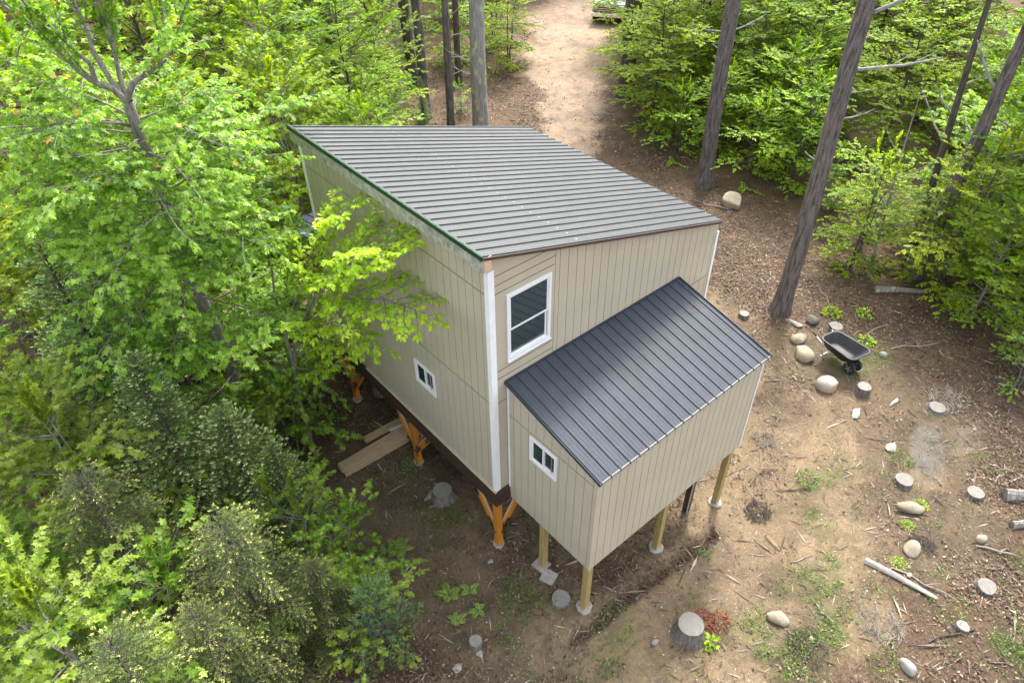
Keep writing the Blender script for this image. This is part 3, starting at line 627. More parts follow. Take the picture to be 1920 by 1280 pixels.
def bmesh_ico(sub):
    bm = bmesh.new(); bmesh.ops.create_icosphere(bm, subdivisions=sub, radius=1); bm.verts.ensure_lookup_table(); bm.verts.index_update(); return bm
rock(10.42, -.86, .33, 'large pale rounded rock beside the black wheelbarrow legs', (1.1, .9, .72), 1)
rock(10.90, -.40, .26, 'smaller tan rock touching the large pale one beside the wheelbarrow', (1.1, .85, .7), 2)
rock(9.85, -1.92, .34, 'large round rock with rusty streaks in front of the wheelbarrow', (1, .92, .8), 3, 'rock_rust')
rock(15.74, 5.55, .40, 'tan angular boulder standing alone below the leaning pine', (1.05, .85, .8), 4, boxy=.55, rz=.5)
rock(7.71, -5.34, .27, 'oval tan rock beside the yellow-green tuft and the round cut stump', (1.25, .75, .6), 5, rz=-.9)
rock(6.68, -5.86, .25, 'wedge-shaped tan rock with a notch above the split grey log', (1.1, .8, .6), 6, rz=.2)
rock(8.04, -6.72, .16, 'small egg-shaped tan rock with a short dry branch behind it', (1, .8, .7), 7)
rock(3.22, -4.88, .19, 'small pale tan rock on the sand right of the big stump', (.8, 1.15, .7), 8)
rock(4.16, -7.06, .17, 'pinkish white pointed rock at the bottom edge in the leaf litter', (.7, 1.1, .7), 9, 'rock_white')
rock(12.12, -2.30, .13, 'small white stone alone behind the wheelbarrow tray', (1, .9, .8), 10, 'rock_white')
rock(11.45, .12, .22, 'pointed white flat stone near the foot of the big pine', (1.5, .7, .35), 11, 'rock_white', facets=3)
rock(11.94, -.16, .25, 'dark mossy round stone behind the wheelbarrow handles', (1, 1, .75), 12, 'rock_dark')
rock(9.52, -2.98, .2, 'grey white broken slab chip near the small stump', (1.5, .55, .3), 13, 'rock_white', facets=2, rz=.3)
rock(10.53, -3.44, .16, 'slim pale chip lying between the small stump and the oval stump', (1.6, .5, .3), 15, 'rock_white', facets=2, rz=.1)
rock(-2.30, -1.50, .10, 'white chip of stone among the weeds at the bottom', (1.3, .9, .3), 16, 'rock_white', facets=2)
rock(-1.78, -1.58, .08, 'white squarish chip beside the small round stump', (1, 1, .4), 17, 'rock_white', facets=2)
rock(-.35, -.15, .06, 'tiny white stone in front of the corner post', (1.3, .9, .5), 18, 'rock_white')
rock(.95, -3.62, .085, 'small upright pale stone on the sand before the big stump', (1, .7, .8), 19, 'rock_white')
rock(9.1, -4.15, .17, 'flat white stone at the edge of the grey ash patch', (1.2, .9, .35), 20, 'rock_white', facets=1)
rock(-.35, 2.1, .12, 'flat grey stone lying between the weathered stump and the house', (1.4, .8, .35), 22, 'rock_white', facets=2)
rock(13.9, 8.3, .22, 'low brown stone in the shade left of the leaning pine', (1.4, .8, .5), 23, 'rock_tan')
rg = random.Random(11)
for k_ in range(16):
    for _ in range(20):
        x, y = rg.uniform(1, 12), rg.uniform(-7.5, -2.6)
        if float(m_sand(np.array([x]), np.array([y]))[0]) < .7: break
    rock(x, y, rg.uniform(.035, .07), 'fist-sized pale stone half sunk in the bare soil', (1.2, .9, .6), 40 + k_, rg.choice(['rock_tan', 'rock_white']), group='fist-sized stones scattered on the soil')

def stump(x, y, r, h, lab, flare=1.3, seed=0, tilt=(0, 0), group='cut tree stumps', hollow=False, pale=False):
    if x > 5: r *= .82; h *= .8
    e = tag(empty('stump', (x, y, g1(x, y)), seed), lab, 'stump', group); e.rotation_euler = (tilt[0], tilt[1], seed)
    fl = lambda i_, j, a: 1 + (.09 if i_ < 2 else .025) * math.sin(a * 3 + seed) + (.05 if i_ < 3 else .015) * math.sin(a * 11 + seed * 2) + .02 * (i_ < 3) * math.sin(a * 19)
    mb = MB(); mb.tube([(0, 0, -.18), (0, 0, .02), (0, 0, h * .45), (0, 0, h)], [r * flare * 1.15, r * flare, r * 1.08, r], 40, jit=fl, cap=False); mb.build('bark', 'stumpbark', e, smooth=True)
    mb = MB()
    if hollow: mb.tube([(0, 0, h - .09), (0, 0, h - .07), (0, 0, h + .004), (0, 0, h + .004)], [r * .01, r * .5, r * .66, r * .985], 40, jit=lambda i_, j, a: fl(3, j, a) if i_ == 3 else 1, cap=False)
    else: mb.tube([(0, 0, h - .02), (0, 0, h + .006)], [r * .99, r * .985], 40, jit=lambda i_, j, a: fl(3, j, a))
    mb.build('cut_face', 'cut', e); return e
stump(1.60, -3.92, .25, .36, 'big grey fluted stump with ringed flat top beside red dry leaves', 1.35, 1)
stump(-.13, 1.85, .22, .26, 'weathered grey stump in the shade below the side wall', 1.3, 2, tilt=(.05, .05))
stump(-1.72, -1.37, .125, .16, 'small brown stump among weeds with a white chip in front', 1.1, 3)
stump(10.32, -2.68, .21, .30, 'pale upright stump with a root spur beyond the rusty-streaked rock', 1.1, 4)
stump(11.11, -4.27, .24, .14, 'oval low stump with a dark knot at the litter edge', 1.35, 5)
stump(8.32, -4.85, .24, .16, 'round pale stump next to a grey stone at the ash patch', 1.15, 6)
stump(9.19, -6.10, .22, .12, 'flat pale stump farthest right on the bare soil', 1.1, 7)
stump(.17, -1.78, .19, .08, 'flat round pale stump disc left of the lean-to corner post', 1.1, 8)
stump(10.64, 1.31, .17, .15, 'small pale stump on the sand left of the big pine foot', 1.1, 9)
stump(12.17, -.79, .24, .14, 'low cut stump hidden just behind the wheelbarrow tub', 1.2, 10)
stump(.75, 5.75, .24, .42, 'grey fluted stump in the dark under the cabin floor', 1.2, 11)
stump(6.93, -7.29, .21, .15, 'rough tilted stump at the lower right edge', 1.25, 12, tilt=(.15, -.1))
stump(5.71, -7.36, .15, .09, 'small tilted log slice lying in leaf litter', 1.05, 13, tilt=(.1, .1))
# root spur of pale stump
def log(pts, r, lab, m_='bark_maple', name='log', grp='fallen logs', taper=.55):
    pts3 = [(x, y, g1(x, y) + r * .6) for x, y in pts]; n_ = len(pts3); rs = [r * (1 - (1 - taper) * i_ / (n_ - 1)) for i_ in range(n_)]
    mb = MB(); mb.tube(pts3, rs, 12, jit=lambda i_, j, a: 1 + .12 * math.sin(a * 3 + i_)); o = mb.build(name, m_, smooth=False); return tag(o, lab, 'log', grp)
log([(5.72, -5.35), (5.80, -5.9), (5.86, -6.35), (5.93, -6.75)], .07, 'split pale grey log lying past the notched rock', 'paleweather')
log([(9.6, -6.55), (9.95, -6.9), (10.4, -7.3)], .15, 'thick grey log end at the right edge of the clearing')
log([(8.9, -7.0), (9.6, -7.5), (10.2, -8)], .09, 'thinner grey log below the thick one at the right edge')
log([(14.75, -.6), (15.2, -1.1), (15.7, -1.75)], .11, 'rotting tan log half buried under the right-hand bushes', 'bark_maple')
log([(-4.6+1.9, -1.9), (-2.2, -2.5)], .05, 'short reddish rotten log at the bottom edge', 'bark_dark')
def stick(x, y, ln, ang, lab, r=.014, m_='twigbark'):
    pts = []; rr = random.Random(int(x * 100 + y * 10))
    for k_ in range(5):
        t = k_ / 4 - .5; xx, yy = x + math.cos(ang) * ln * t - math.sin(ang) * rr.uniform(-.05, .05) * ln, y + math.sin(ang) * ln * t + math.cos(ang) * rr.uniform(-.05, .05) * ln
        pts.append((xx, yy, g1(xx, yy) + r + rr.uniform(.0, .03)))
    mb = MB(); mb.tube(pts, [r, r * .95, r * .85, r * .7, r * .45], 6); 
    b0 = Vector(pts[2]); mb.tube([b0, b0 + Vector((math.cos(ang + .7), math.sin(ang + .7), .1)) * ln * .22], [r * .6, r * .3], 5)
    return tag(mb.build('fallen_branch', m_), lab, 'branch', 'fallen dry branches')
stick(6.1, -6.45, 1.3, -1.35, 'thin tan fallen branch running below the notched rock', .018)
stick(8.0, -7.1, .9, -1.0, 'dry forked branch behind the small egg-shaped rock', .022)
stick(5.2, -7.2, 1.5, 2.6, 'dark crooked branch across the litter below the split log', .02, 'bark_dark')
stick(4.0, -5.4, .55, 1.3, 'short pale stick left of the split log', .02)
stick(12.9, -1.6, 1.1, 2.9, 'curved dry branch on the litter right of the white stone', .014)
stick(13.2, -2.7, 1.6, -.6, 'long thin dry branch along the edge of the right bushes', .018)
stick(6.4, -3.2, .8, 2.4, 'dark root stick on the sand in front of the lean-to', .016, 'bark_dark')
stick(9.0, -.9, .5, -.6, 'short bent stick between the lean-to eave and the rocks', .014)
stick(14.6, 5.9, .7, .6, 'thin curved pale stick at the leaning pine foot', .012)
stick(15.1, 6.1, 1.5, 1.9, 'grey fallen branch leaning by the pine foot', .02)
stick(2.6, -3.0, .5, .3, 'small dark twig on the sand by the drip trench', .01, 'bark_dark')
stick(1.2, -4.9, .6, -.5, 'pale bent stick lying below the big stump', .013)
stick(-1.6, 3.0, .7, .4, 'thin stick on the dark soil below the lumber pile', .011)
stick(-2.1, -.9, .35, 1.9, 'short pale curved stick between the ferns and small stump', .012)
stick(13.3, .2, 1.2, .9, 'grey branch in the leaf litter right of the pine foot', .016)
stick(10.6, -2.1, .55, .7, 'curled thin branch next to the pale upright stump', .01)
stick(4.9, -4.4, .6, -.3, 'pale broken stick on the soil in front of the front post', .014)

def brush(x, y, r, n_, lab, seed, m_='bark_dark'):
    rr = random.Random(seed); mb = MB()
    for k_ in range(n_):
        a = rr.uniform(0, 6.283); q = r * math.sqrt(rr.random()) * .7; cx, cy = x + q * math.cos(a), y + q * math.sin(a); an = rr.gauss(.6, .8); ln = rr.uniform(.15, .5) * r * 1.6
        z = g1(cx, cy) + rr.uniform(.01, .10) * (1 - q / r) + .01; d = Vector((math.cos(an), math.sin(an), rr.uniform(-.25, .25))); c_ = Vector((cx, cy, z)); m2 = c_ + Vector((rr.uniform(-.03, .03), rr.uniform(-.03, .03), .02))
        w_ = rr.uniform(.003, .010); mb.tube([c_ - d * ln * .5, m2, c_ + d * ln * .5], [w_, w_, w_ * .5], 4, cap=False)
    tag(mb.build('brush_pile', m_), lab, 'brush', 'small heaps of roots and sticks')
brush(5.35, -3.0, .42, 90, 'dark tangle of roots on the sand beside the front lean-to post', 1)
brush(7.15, -1.9, .38, 60, 'grey tangle of twigs on the soil right of the lean-to wall', 2, 'twigbark')
brush(7.0, -5.95, .38, 80, 'dark root heap right of the oval rock', 3)
brush(4.55, -6.3, .60, 70, 'heap of splintered sticks in the litter left of the split log', 4, 'bark_maple')
brush(3.1, -5.6, .55, 80, 'brown stick heap on the weeds right of the big stump', 5)
brush(11.7, -4.3, .7, 90, 'tangle of dry sticks at the litter edge by the oval stump', 6, 'twigbark')
# ------------------------------------------------------------------ wheelbarrow
def wheelbarrow():
    F = Vector((-.165, -.985, 0)); F = Vector((-.02 - .19, -.98, 0)).normalized(); ang = math.atan2(F.y, F.x)
    x, y = 10.95, -1.62; z = g1(x, y); e = tag(empty('wheelbarrow', (x, y, z), ang), 'black poly-tub wheelbarrow with two front wheels on bare soil', 'wheelbarrow')
    def ring(cx, hx, hy, z_, c=.14, back=1.0):
        out = []
        for (sx, sy) in ((1, 1), (-1, 1), (-1, -1), (1, -1)):
            wy = hy * (1 if sx > 0 else back); ccx, ccy = cx + sx * (hx - c), sy * (wy - c); a0 = {(1, 1): 0, (-1, 1): 90, (-1, -1): 180, (1, -1): 270}[(sx, sy)]
            for k_ in range(6): a = math.radians(a0 + k_ * 18); out.append((ccx + c * math.cos(a), ccy + c * math.sin(a), z_))
        return out
    tilt = lambda p, s_: (p[0], p[1], p[2] + s_ * (p[0]))
    mb = MB(); R_ = [[tilt(p, .06) for p in ring(.02, .56, .37, .66, .16, .86)], [tilt(p, .06) for p in ring(.02, .60, .41, .665, .17, .88)], [tilt(p, .06) for p in ring(.02, .605, .415, .64, .17, .88)], [tilt(p, .05) for p in ring(.02, .57, .38, .63, .15, .86)],
                     ring(-.06, .40, .27, .36, .12, .86), ring(-.06, .35, .22, .335, .1, .86)]
    vs = []; [vs.extend(r_) for r_ in R_]; n_ = 24; fs = []
    for a in range(5):
        for j in range(n_): fs.append((a * n_ + j, a * n_ + (j + 1) % n_, (a + 1) * n_ + (j + 1) % n_, (a + 1) * n_ + j))
    fs.append(tuple(5 * n_ + j for j in range(n_)))
    inn = [[tilt(p, .06) for p in ring(.02, .555, .365, .655, .16, .86)], ring(-.06, .385, .255, .39, .12, .86), ring(-.06, .33, .2, .36, .1, .86)]
    k0 = len(vs); [vs.extend(r_) for r_ in inn]
    for j in range(n_): fs.append((j, k0 + j, k0 + (j + 1) % n_, (j + 1) % n_))
    for a in range(2):
        for j in range(n_): fs.append((k0 + a * n_ + j, k0 + (a + 1) * n_ + j, k0 + (a + 1) * n_ + (j + 1) % n_, k0 + a * n_ + (j + 1) % n_))
    fs.append(tuple(k0 + 2 * n_ + j for j in reversed(range(n_))))
    mb.add(vs, fs); mb.build('tub', 'poly', e, smooth=True)
    mb = MB(); mb.box(-.16, .10, .262, .268, .47, .53); lb = mb.build('tub_decal', 'steel', e); lb.rotation_euler = (-.35, 0, 0); lb.location = (.0, .13, .09)
    for sy in (-1, 1):
        mb = MB(); mb.tube([(.48, sy * .11, .20), (.30, sy * .16, .31), (-.30, sy * .24, .345), (-.72, sy * .30, .56)], .017, 8); h = mb.build('handle', 'steel', e, smooth=True)
        mb = MB(); mb.tube([(-.70, sy * .30, .552), (-.92, sy * .32, .64)], .023, 8); mb.build('grip', 'black', h, smooth=True)
        mb = MB(); mb.tube([(-.22, sy * .22, .34), (-.36, sy * .24, .03), (-.42, sy * .24, .02), (-.44, sy * .22, .03)], .014, 7); mb.tube([(-.36, sy * .24, .04), (.05, sy * .18, .31)], .010, 6); mb.build('leg', 'steel', e, smooth=True)
        wy = sy * .125
        mb = MB(); mb.tube([(.44, wy - .045, .185), (.44, wy - .035, .185), (.44, wy + .035, .185), (.44, wy + .045, .185)], [.12, .185, .185, .12], 28); wl = mb.build('wheel', 'rubber', e, smooth=False)
        mb = MB(); mb.tube([(.44, wy - .05, .185), (.44, wy + .05, .185)], [.04, .04], 12); 
        for k_ in range(5):
            a = k_ * 1.2566; mb.bar((.44, wy - .0, .185), (.44 + .115 * math.cos(a), wy, .185 + .115 * math.sin(a)), .028, .104, (0, 1, 0))
        mb.build('rim', 'rim', wl)
    mb = MB(); mb.tube([(-.36, -.24, .12), (-.36, .24, .12)], .012, 6); mb.tube([(.44, -.19, .185), (.44, .19, .185)], .012, 6); mb.tube([(.50, -.11, .20), (.68, -.1, .24), (.68, .1, .24), (.50, .11, .20)], .012, 6); mb.build('axle', 'steel', e)
wheelbarrow()

# ------------------------------------------------------------------ pickup truck behind the leaves
def pickup(x, y, ang, lab, paint, front_chrome=True):
    e = tag(empty('pickup_truck', (x, y, g1(x, y)), ang), lab, 'pickup truck')
    def hull(secs, name, m_, bev=.03):   # secs: (x, halfwidth_low, halfwidth_high, z0, z1)
        mb = MB(); vs = []
        for (xx, wl, wh, z0, z1) in secs: vs += [(xx, -wl, z0), (xx, wl, z0), (xx, wl, (z0 + z1) / 2), (xx, wh, z1), (xx, -wh, z1), (xx, -wl, (z0 + z1) / 2)]
        fs = [tuple(range(6))[::-1]]; n_ = len(secs)
        for i_ in range(n_ - 1):
            for j in range(6): fs.append((i_ * 6 + j, i_ * 6 + (j + 1) % 6, (i_ + 1) * 6 + (j + 1) % 6, (i_ + 1) * 6 + j))
        fs.append(tuple((n_ - 1) * 6 + j for j in range(6))); mb.add(vs, fs); return mb.build(name, m_, e, bevel=bev)
    hull([(2.72, .90, .86, .50, 1.02), (2.62, .96, .90, .42, 1.13), (1.25, .98, .93, .42, 1.22), (-2.9, .98, .95, .45, 1.20), (-2.95, .96, .93, .5, 1.18)], 'body', paint)
    hull([(1.35, .88, .86, 1.18, 1.22), (.65, .90, .72, 1.18, 1.78), (-1.15, .90, .72, 1.18, 1.80), (-1.45, .90, .86, 1.18, 1.22)], 'cab', paint)
    mb = MB(); mb.add([(1.26, -.80, 1.24), (1.26, .80, 1.24), (.70, .66, 1.75), (.70, -.66, 1.75)], [(0, 1, 2, 3)]); mb.v = [(a + .02, b__, c_ + .012) for a, b__, c_ in mb.v]; mb.build('windshield', 'carglass', e)
    for sy in (-1, 1):
        for xa, xb in ((.52, -.18), (-.26, -1.05)):
            mb = MB(); mb.add([(xa + .22 * (xa > 0), sy * .902, 1.25), (xb, sy * .902, 1.25), (xb + .04, sy * .765, 1.70), (xa - .03, sy * .765, 1.70)], [(0, 1, 2, 3)]); mb.build('side_window', 'carglass', e)
        mb = MB(); mb.box(2.66, 2.755, *sorted((sy * .62, sy * .90)), .82, 1.04); mb.build('headlight', 'lamp', e, bevel=.02)
        mb = MB(); mb.box(.95, 1.10, *sorted((sy * .98, sy * 1.16)), 1.22, 1.42); mb.build('mirror', 'black', e, bevel=.03)
        for xx in (1.85, -1.85):
            mb = MB(); mb.tube([(xx, sy * .72, .40), (xx, sy * .74, .40), (xx, sy * .96, .40), (xx, sy * .985, .40)], [.33, .40, .40, .34], 30); wl = mb.build('wheel', 'rubber', e)
            mb = MB(); mb.tube([(xx, sy * .97, .40), (xx, sy * .995, .40)], [.25, .22], 20); mb.build('rim', 'chrome', wl)
            mb = MB(); mb.tube([(xx, sy * .60, .44), (xx, sy * .990, .44)], [.47, .47], 30); mb.build('wheel_arch', 'black', e)
    mb = MB(); mb.box(2.70, 2.775, -.60, .60, .72, 1.04); mb.build('grille', 'black', e)
    mb = MB(); [mb.box(2.776, 2.80, -.6, .6, z_, z_ + .035) for z_ in (.76, .86, .97)]; mb.build('grille_bar', 'chrome', e)
    mb = MB(); mb.box(2.68, 2.92, -.96, .96, .42, .66); mb.build('bumper', 'chrome', e, bevel=.04)
    mb = MB(); mb.box(-2.85, -1.5, -.80, .80, 1.19, 1.235); mb.build('bed', 'darkpaint', e)
    return e
pickup(29.6, 24.4, math.atan2(-.55, -.84), 'pale pickup truck parked at the back of the sandy track, half hidden by leaves', 'truckpaint')
pickup(34.2, 24.2, math.atan2(-.3, -.95), 'black pickup truck parked behind the pale one', 'darkpaint')
# ------------------------------------------------------------------ trees
def rotz(v, a): c_, s_ = math.cos(a), math.sin(a); return Vector((v.x * c_ - v.y * s_, v.x * s_ + v.y * c_, v.z))
def interp(path, t):
    n_ = len(path) - 1; f = min(max(t, 0), .9999) * n_; i_ = int(f); return path[i_].lerp(path[i_ + 1], f - i_), (path[i_ + 1] - path[i_]).normalized()
def grow_limb(rg, p, az, el, ln, droop=.25, n_=7, wig=.12):
    pts = [Vector(p)]; d = Vector((math.cos(az) * math.cos(el), math.sin(az) * math.cos(el), math.sin(el)))
    for k_ in range(n_ - 1):
        pts.append(pts[-1] + d * (ln / (n_ - 1))); d = (d + Vector((rg.uniform(-wig, wig), rg.uniform(-wig, wig), rg.uniform(-wig, wig) - droop / n_))).normalized()
    return pts
def foliage_on(rg, mb, limbs, sub_sp=.26, sub_len=.42, twig_sp=.16, twig_len=.26, planar=.25, t0=.22, draw=True):
    """limbs: [(path, radius)] -> list of twigs (start, dir, len)"""
    tw = []
    for path, r in limbs:
        ln = sum((path[i_ + 1] - path[i_]).length for i_ in range(len(path) - 1)); ns = max(2, int(ln * (1 - t0) / sub_sp))
        mb.tube(path, [r * (1 - .8 * i_ / (len(path) - 1)) for i_ in range(len(path))], 6, cap=False)
        for k_ in range(ns + 1):
            t = t0 + (1 - t0) * k_ / ns; p, d = interp(path, t); sd = 1 if k_ % 2 else -1
            sl_ = ln * sub_len * (1.1 - .75 * t) * rg.uniform(.7, 1.2) + .12
            if k_ == ns: dd = d
            else:
                dd = rotz(d, sd * rg.uniform(.6, 1.15)); dd.z += rg.uniform(-planar, planar) + .05; dd.normalize()
            sp = grow_limb(rg, p, math.atan2(dd.y, dd.x), math.asin(max(-1, min(1, dd.z))), sl_, .35, 4, .14)
            mb.tube(sp, [r * .28 * (1 - .25 * i_) + .003 for i_ in range(4)], 4, cap=False)
            nt_ = max(1, int(sl_ / twig_sp))
            for q in range(nt_ + 1):
                tq = .15 + .85 * q / nt_; pq, dq = interp(sp, tq); sg = 1 if q % 2 else -1
                td = dq if q == nt_ else rotz(dq, sg * rg.uniform(.5, 1.1))
                td = (td + Vector((0, 0, rg.uniform(-planar, planar)))).normalized(); tl = twig_len * rg.uniform(.6, 1.25)
                tw.append((pq, td, tl))
                if draw: mb.tube([pq, pq + td * tl], [.005, .0025], 3, cap=False)
    return tw
def twig_leaves(seed, tw, per, size, droop=.45, jn=.35, tone_hi=0.0, spread=1.0):
    g = np.random.default_rng(seed); n_ = len(tw); A_ = np.array([t[0][:] for t in tw]); D_ = np.array([t[1][:] for t in tw]); Ln = np.array([t[2] for t in tw])
    A_, D_, Ln = np.repeat(A_, per, 0), np.repeat(D_, per, 0), np.repeat(Ln, per); m_ = len(A_)
    k_ = np.tile(np.arange(per), n_); t = (k_ + .6) / per * g.uniform(.85, 1.1, m_)
    P = A_ + D_ * (Ln * t)[:, None]
    sg = np.where(k_ % 2 == 0, 1, -1); sg = np.where(k_ == per - 1, 0, sg); ang = sg * g.uniform(.5, 1.2, m_) * spread
    c_, s_ = np.cos(ang), np.sin(ang); D = np.stack([D_[:, 0] * c_ - D_[:, 1] * s_, D_[:, 0] * s_ + D_[:, 1] * c_, D_[:, 2]], -1)
    D[:, 2] -= droop * g.uniform(.2, 1.6, m_); D = norm(D); Nn = norm(np.array([0, 0, 1.]) + g.normal(size=(m_, 3)) * jn)
    Sz = size * (.5 + .75 * g.beta(2, 2, m_)); tone = np.clip((g.beta(1.6, 1.6, m_) - .5) * .75 + .45 + .75 * (vnoise(P[:, 0] + P[:, 2] * .7, P[:, 1] - P[:, 2] * .5, .55, seed) - .5) + tone_hi, 0, .92)
    return P, D, Nn, Sz, tone
def broadleaf(seed, H, lo, R, nl, r0, leaf='beech', lm='understory', bark='bark_dark', size=.095, per=7, sub_sp=.3, prof=None, droop=.45, el=(.05, .9), lean=(0, 0), orange=0, name='t', tw_sp=.17, stem_n=1):
    rg = random.Random(seed); mb = MB(); limbs = []
    for s_ in range(stem_n):
        lx, ly = (lean[0], lean[1]) if s_ == 0 else (rg.uniform(-.12, .12) * H, rg.uniform(-.12, .12) * H)
        path = [Vector((s_ * .15 + lx * t * t + rg.uniform(-.04, .04) * H * .2, ly * t * t + rg.uniform(-.04, .04) * H * .2, -.25 + (H * .97 + .25) * t)) for t in [k_ / 9 for k_ in range(10)]]
        path[0].x = s_ * .15; path[0].y = 0
        mb.tube(path, [r0 * (1.25 if k_ == 0 else 1) * (1 - .86 * k_ / 9) for k_ in range(10)], 10, cap=False)
        for k_ in range(nl // stem_n):
            t = lo + (1 - lo) * (k_ + .5) / (nl // stem_n); p, d = interp(path, t); u_ = (t - lo) / (1 - lo)
            pr = (prof(u_) if prof else math.sin(math.pi * (.12 + .80 * u_)) ** .7)
            limbs.append((grow_limb(rg, p, k_ * 2.4 + seed + rg.uniform(-.4, .4), el[0] + (el[1] - el[0]) * u_ + rg.uniform(-.1, .15), R * pr * rg.uniform(.75, 1.15) / (1 if stem_n == 1 else 1.1), .35), r0 * .30 * (1 - .6 * u_) + .006))
        limbs.append(([path[-2], path[-1], path[-1] + Vector((0, 0, .3))], .01))
    tw = foliage_on(rg, mb, limbs, sub_sp=sub_sp, twig_sp=tw_sp)
    P, D, Nn, Sz, tone = twig_leaves(seed, tw, per, size, droop); print(name, 'leaves', len(P))
    if orange: tone = np.where(np.random.default_rng(seed).random(len(tone)) < orange, 1, tone)
    return mb.mesh(name + '_wood', bark, True), leafmesh(name + '_leaves', P, D, Nn, Sz, tone, leaf, lm)
def conifer(seed, H, R, kind='fir', lo=.06, name='f', r0=None, dens=1.0):
    rg = random.Random(seed); g = np.random.default_rng(seed); mb = MB(); r0 = r0 or .018 * H + .02; PP, DD, SS, TT = [], [], [], []
    mb.tube([Vector((rg.uniform(-.03, .03), rg.uniform(-.03, .03), -.25 + (H + .25) * k_ / 8)) for k_ in range(9)], [r0 * (1 - .93 * k_ / 8) for k_ in range(9)], 9, cap=False)
    z = H * lo + .1; wh = 0; tuft = {'fir': .060, 'hemlock': .042, 'whitepine': .12}[kind]
    while z < H - .1:
        u_ = z / H; nb = {'fir': 6, 'hemlock': 6, 'whitepine': 5}[kind]; ln0 = R * (1 - u_) ** (.75 if kind == 'fir' else .55) + .12
        for k_ in range(nb):
            az = wh * 1.1 + k_ * 6.283 / nb + rg.uniform(-.25, .25); ln = ln0 * rg.uniform(.7, 1.12); el = {'fir': .12 + .5 * u_, 'hemlock': .28 + .4 * u_, 'whitepine': .35 + .5 * u_}[kind] + rg.uniform(-.1, .1)
            path = grow_limb(rg, Vector((0, 0, z)), az, el, ln, {'fir': .35, 'hemlock': .95, 'whitepine': -.1}[kind], 6, .07); mb.tube(path, [.014 * (1 - .8 * i_ / 5) * (ln / R + .3) + .003 for i_ in range(6)], 4, cap=False)
            sp = {'fir': .085, 'hemlock': .075, 'whitepine': .12}[kind] / dens; ns = max(3, int(ln / sp))
            for q in range(ns + 1):
                t = .12 + .88 * q / ns; p, d = interp(path, t); sg = 1 if q % 2 else -1
                tl = ((.42 if kind != 'hemlock' else .30) * ln * (1.05 - t) + .09) * rg.uniform(.7, 1.15); td = d if q == ns else rotz(d, sg * rg.uniform(.7, 1.0)); td = Vector((td.x, td.y, td.z + rg.uniform(-.15, .15) - (.2 if kind == 'hemlock' else 0))).normalized()
                nt_ = max(2, int(tl / (tuft * .62))); tt = (np.arange(nt_) + .5) / nt_; base = np.array(p[:])[None] + np.array(td[:])[None] * (tl * tt)[:, None]
                if kind == 'hemlock': base[:, 2] -= .25 * tl * tt ** 2
                for s2 in (-1, 1):
                    a = s2 * (.85 if kind != 'whitepine' else .5); c_, s_ = math.cos(a), math.sin(a); dx = np.array([td.x * c_ - td.y * s_, td.x * s_ + td.y * c_, td.z + .12])
                    PP.append(base); DD.append(np.tile(dx, (nt_, 1)) + g.normal(size=(nt_, 3)) * .22); SS.append(np.full(nt_, tuft) * g.uniform(.7, 1.25, nt_))
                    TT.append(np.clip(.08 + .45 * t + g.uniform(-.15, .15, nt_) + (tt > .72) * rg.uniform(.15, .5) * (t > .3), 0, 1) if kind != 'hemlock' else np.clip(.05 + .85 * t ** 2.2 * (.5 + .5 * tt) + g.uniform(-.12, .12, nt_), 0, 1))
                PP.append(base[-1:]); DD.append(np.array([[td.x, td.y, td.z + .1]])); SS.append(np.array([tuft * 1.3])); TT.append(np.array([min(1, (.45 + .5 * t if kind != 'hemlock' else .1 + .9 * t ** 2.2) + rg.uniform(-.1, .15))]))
                if kind == 'whitepine':
                    for _ in range(10): PP.append(base[-1:]); DD.append(np.array([[td.x, td.y, td.z + .3]]) + g.normal(size=(1, 3)) * .6); SS.append(np.array([.11])); TT.append(np.array([rg.random()]))
        z += {'fir': .24, 'hemlock': .22, 'whitepine': .34}[kind] * (1 if u_ < .8 else .7); wh += 1
    P, D, S_, T_ = concat(*PP), concat(*DD), concat(*SS), concat(*TT); n_ = len(P)
    Nn = norm(np.array([0, 0, 1.]) + g.normal(size=(n_, 3)) * .45)
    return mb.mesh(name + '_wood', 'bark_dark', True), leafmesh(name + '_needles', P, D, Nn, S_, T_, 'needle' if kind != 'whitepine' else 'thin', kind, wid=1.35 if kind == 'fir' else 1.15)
def tree(name, meshes, x, y, lab, cat='tree', group=None, rz=0, s=1.0, zoff=0, sz=None):
    e = tag(empty(name, (x, y, g1(x, y) + zoff), rz), lab, cat, group); e.scale = (s, s, sz or s)
    link('trunk', meshes[0], e); link('crown', meshes[1], e); return e

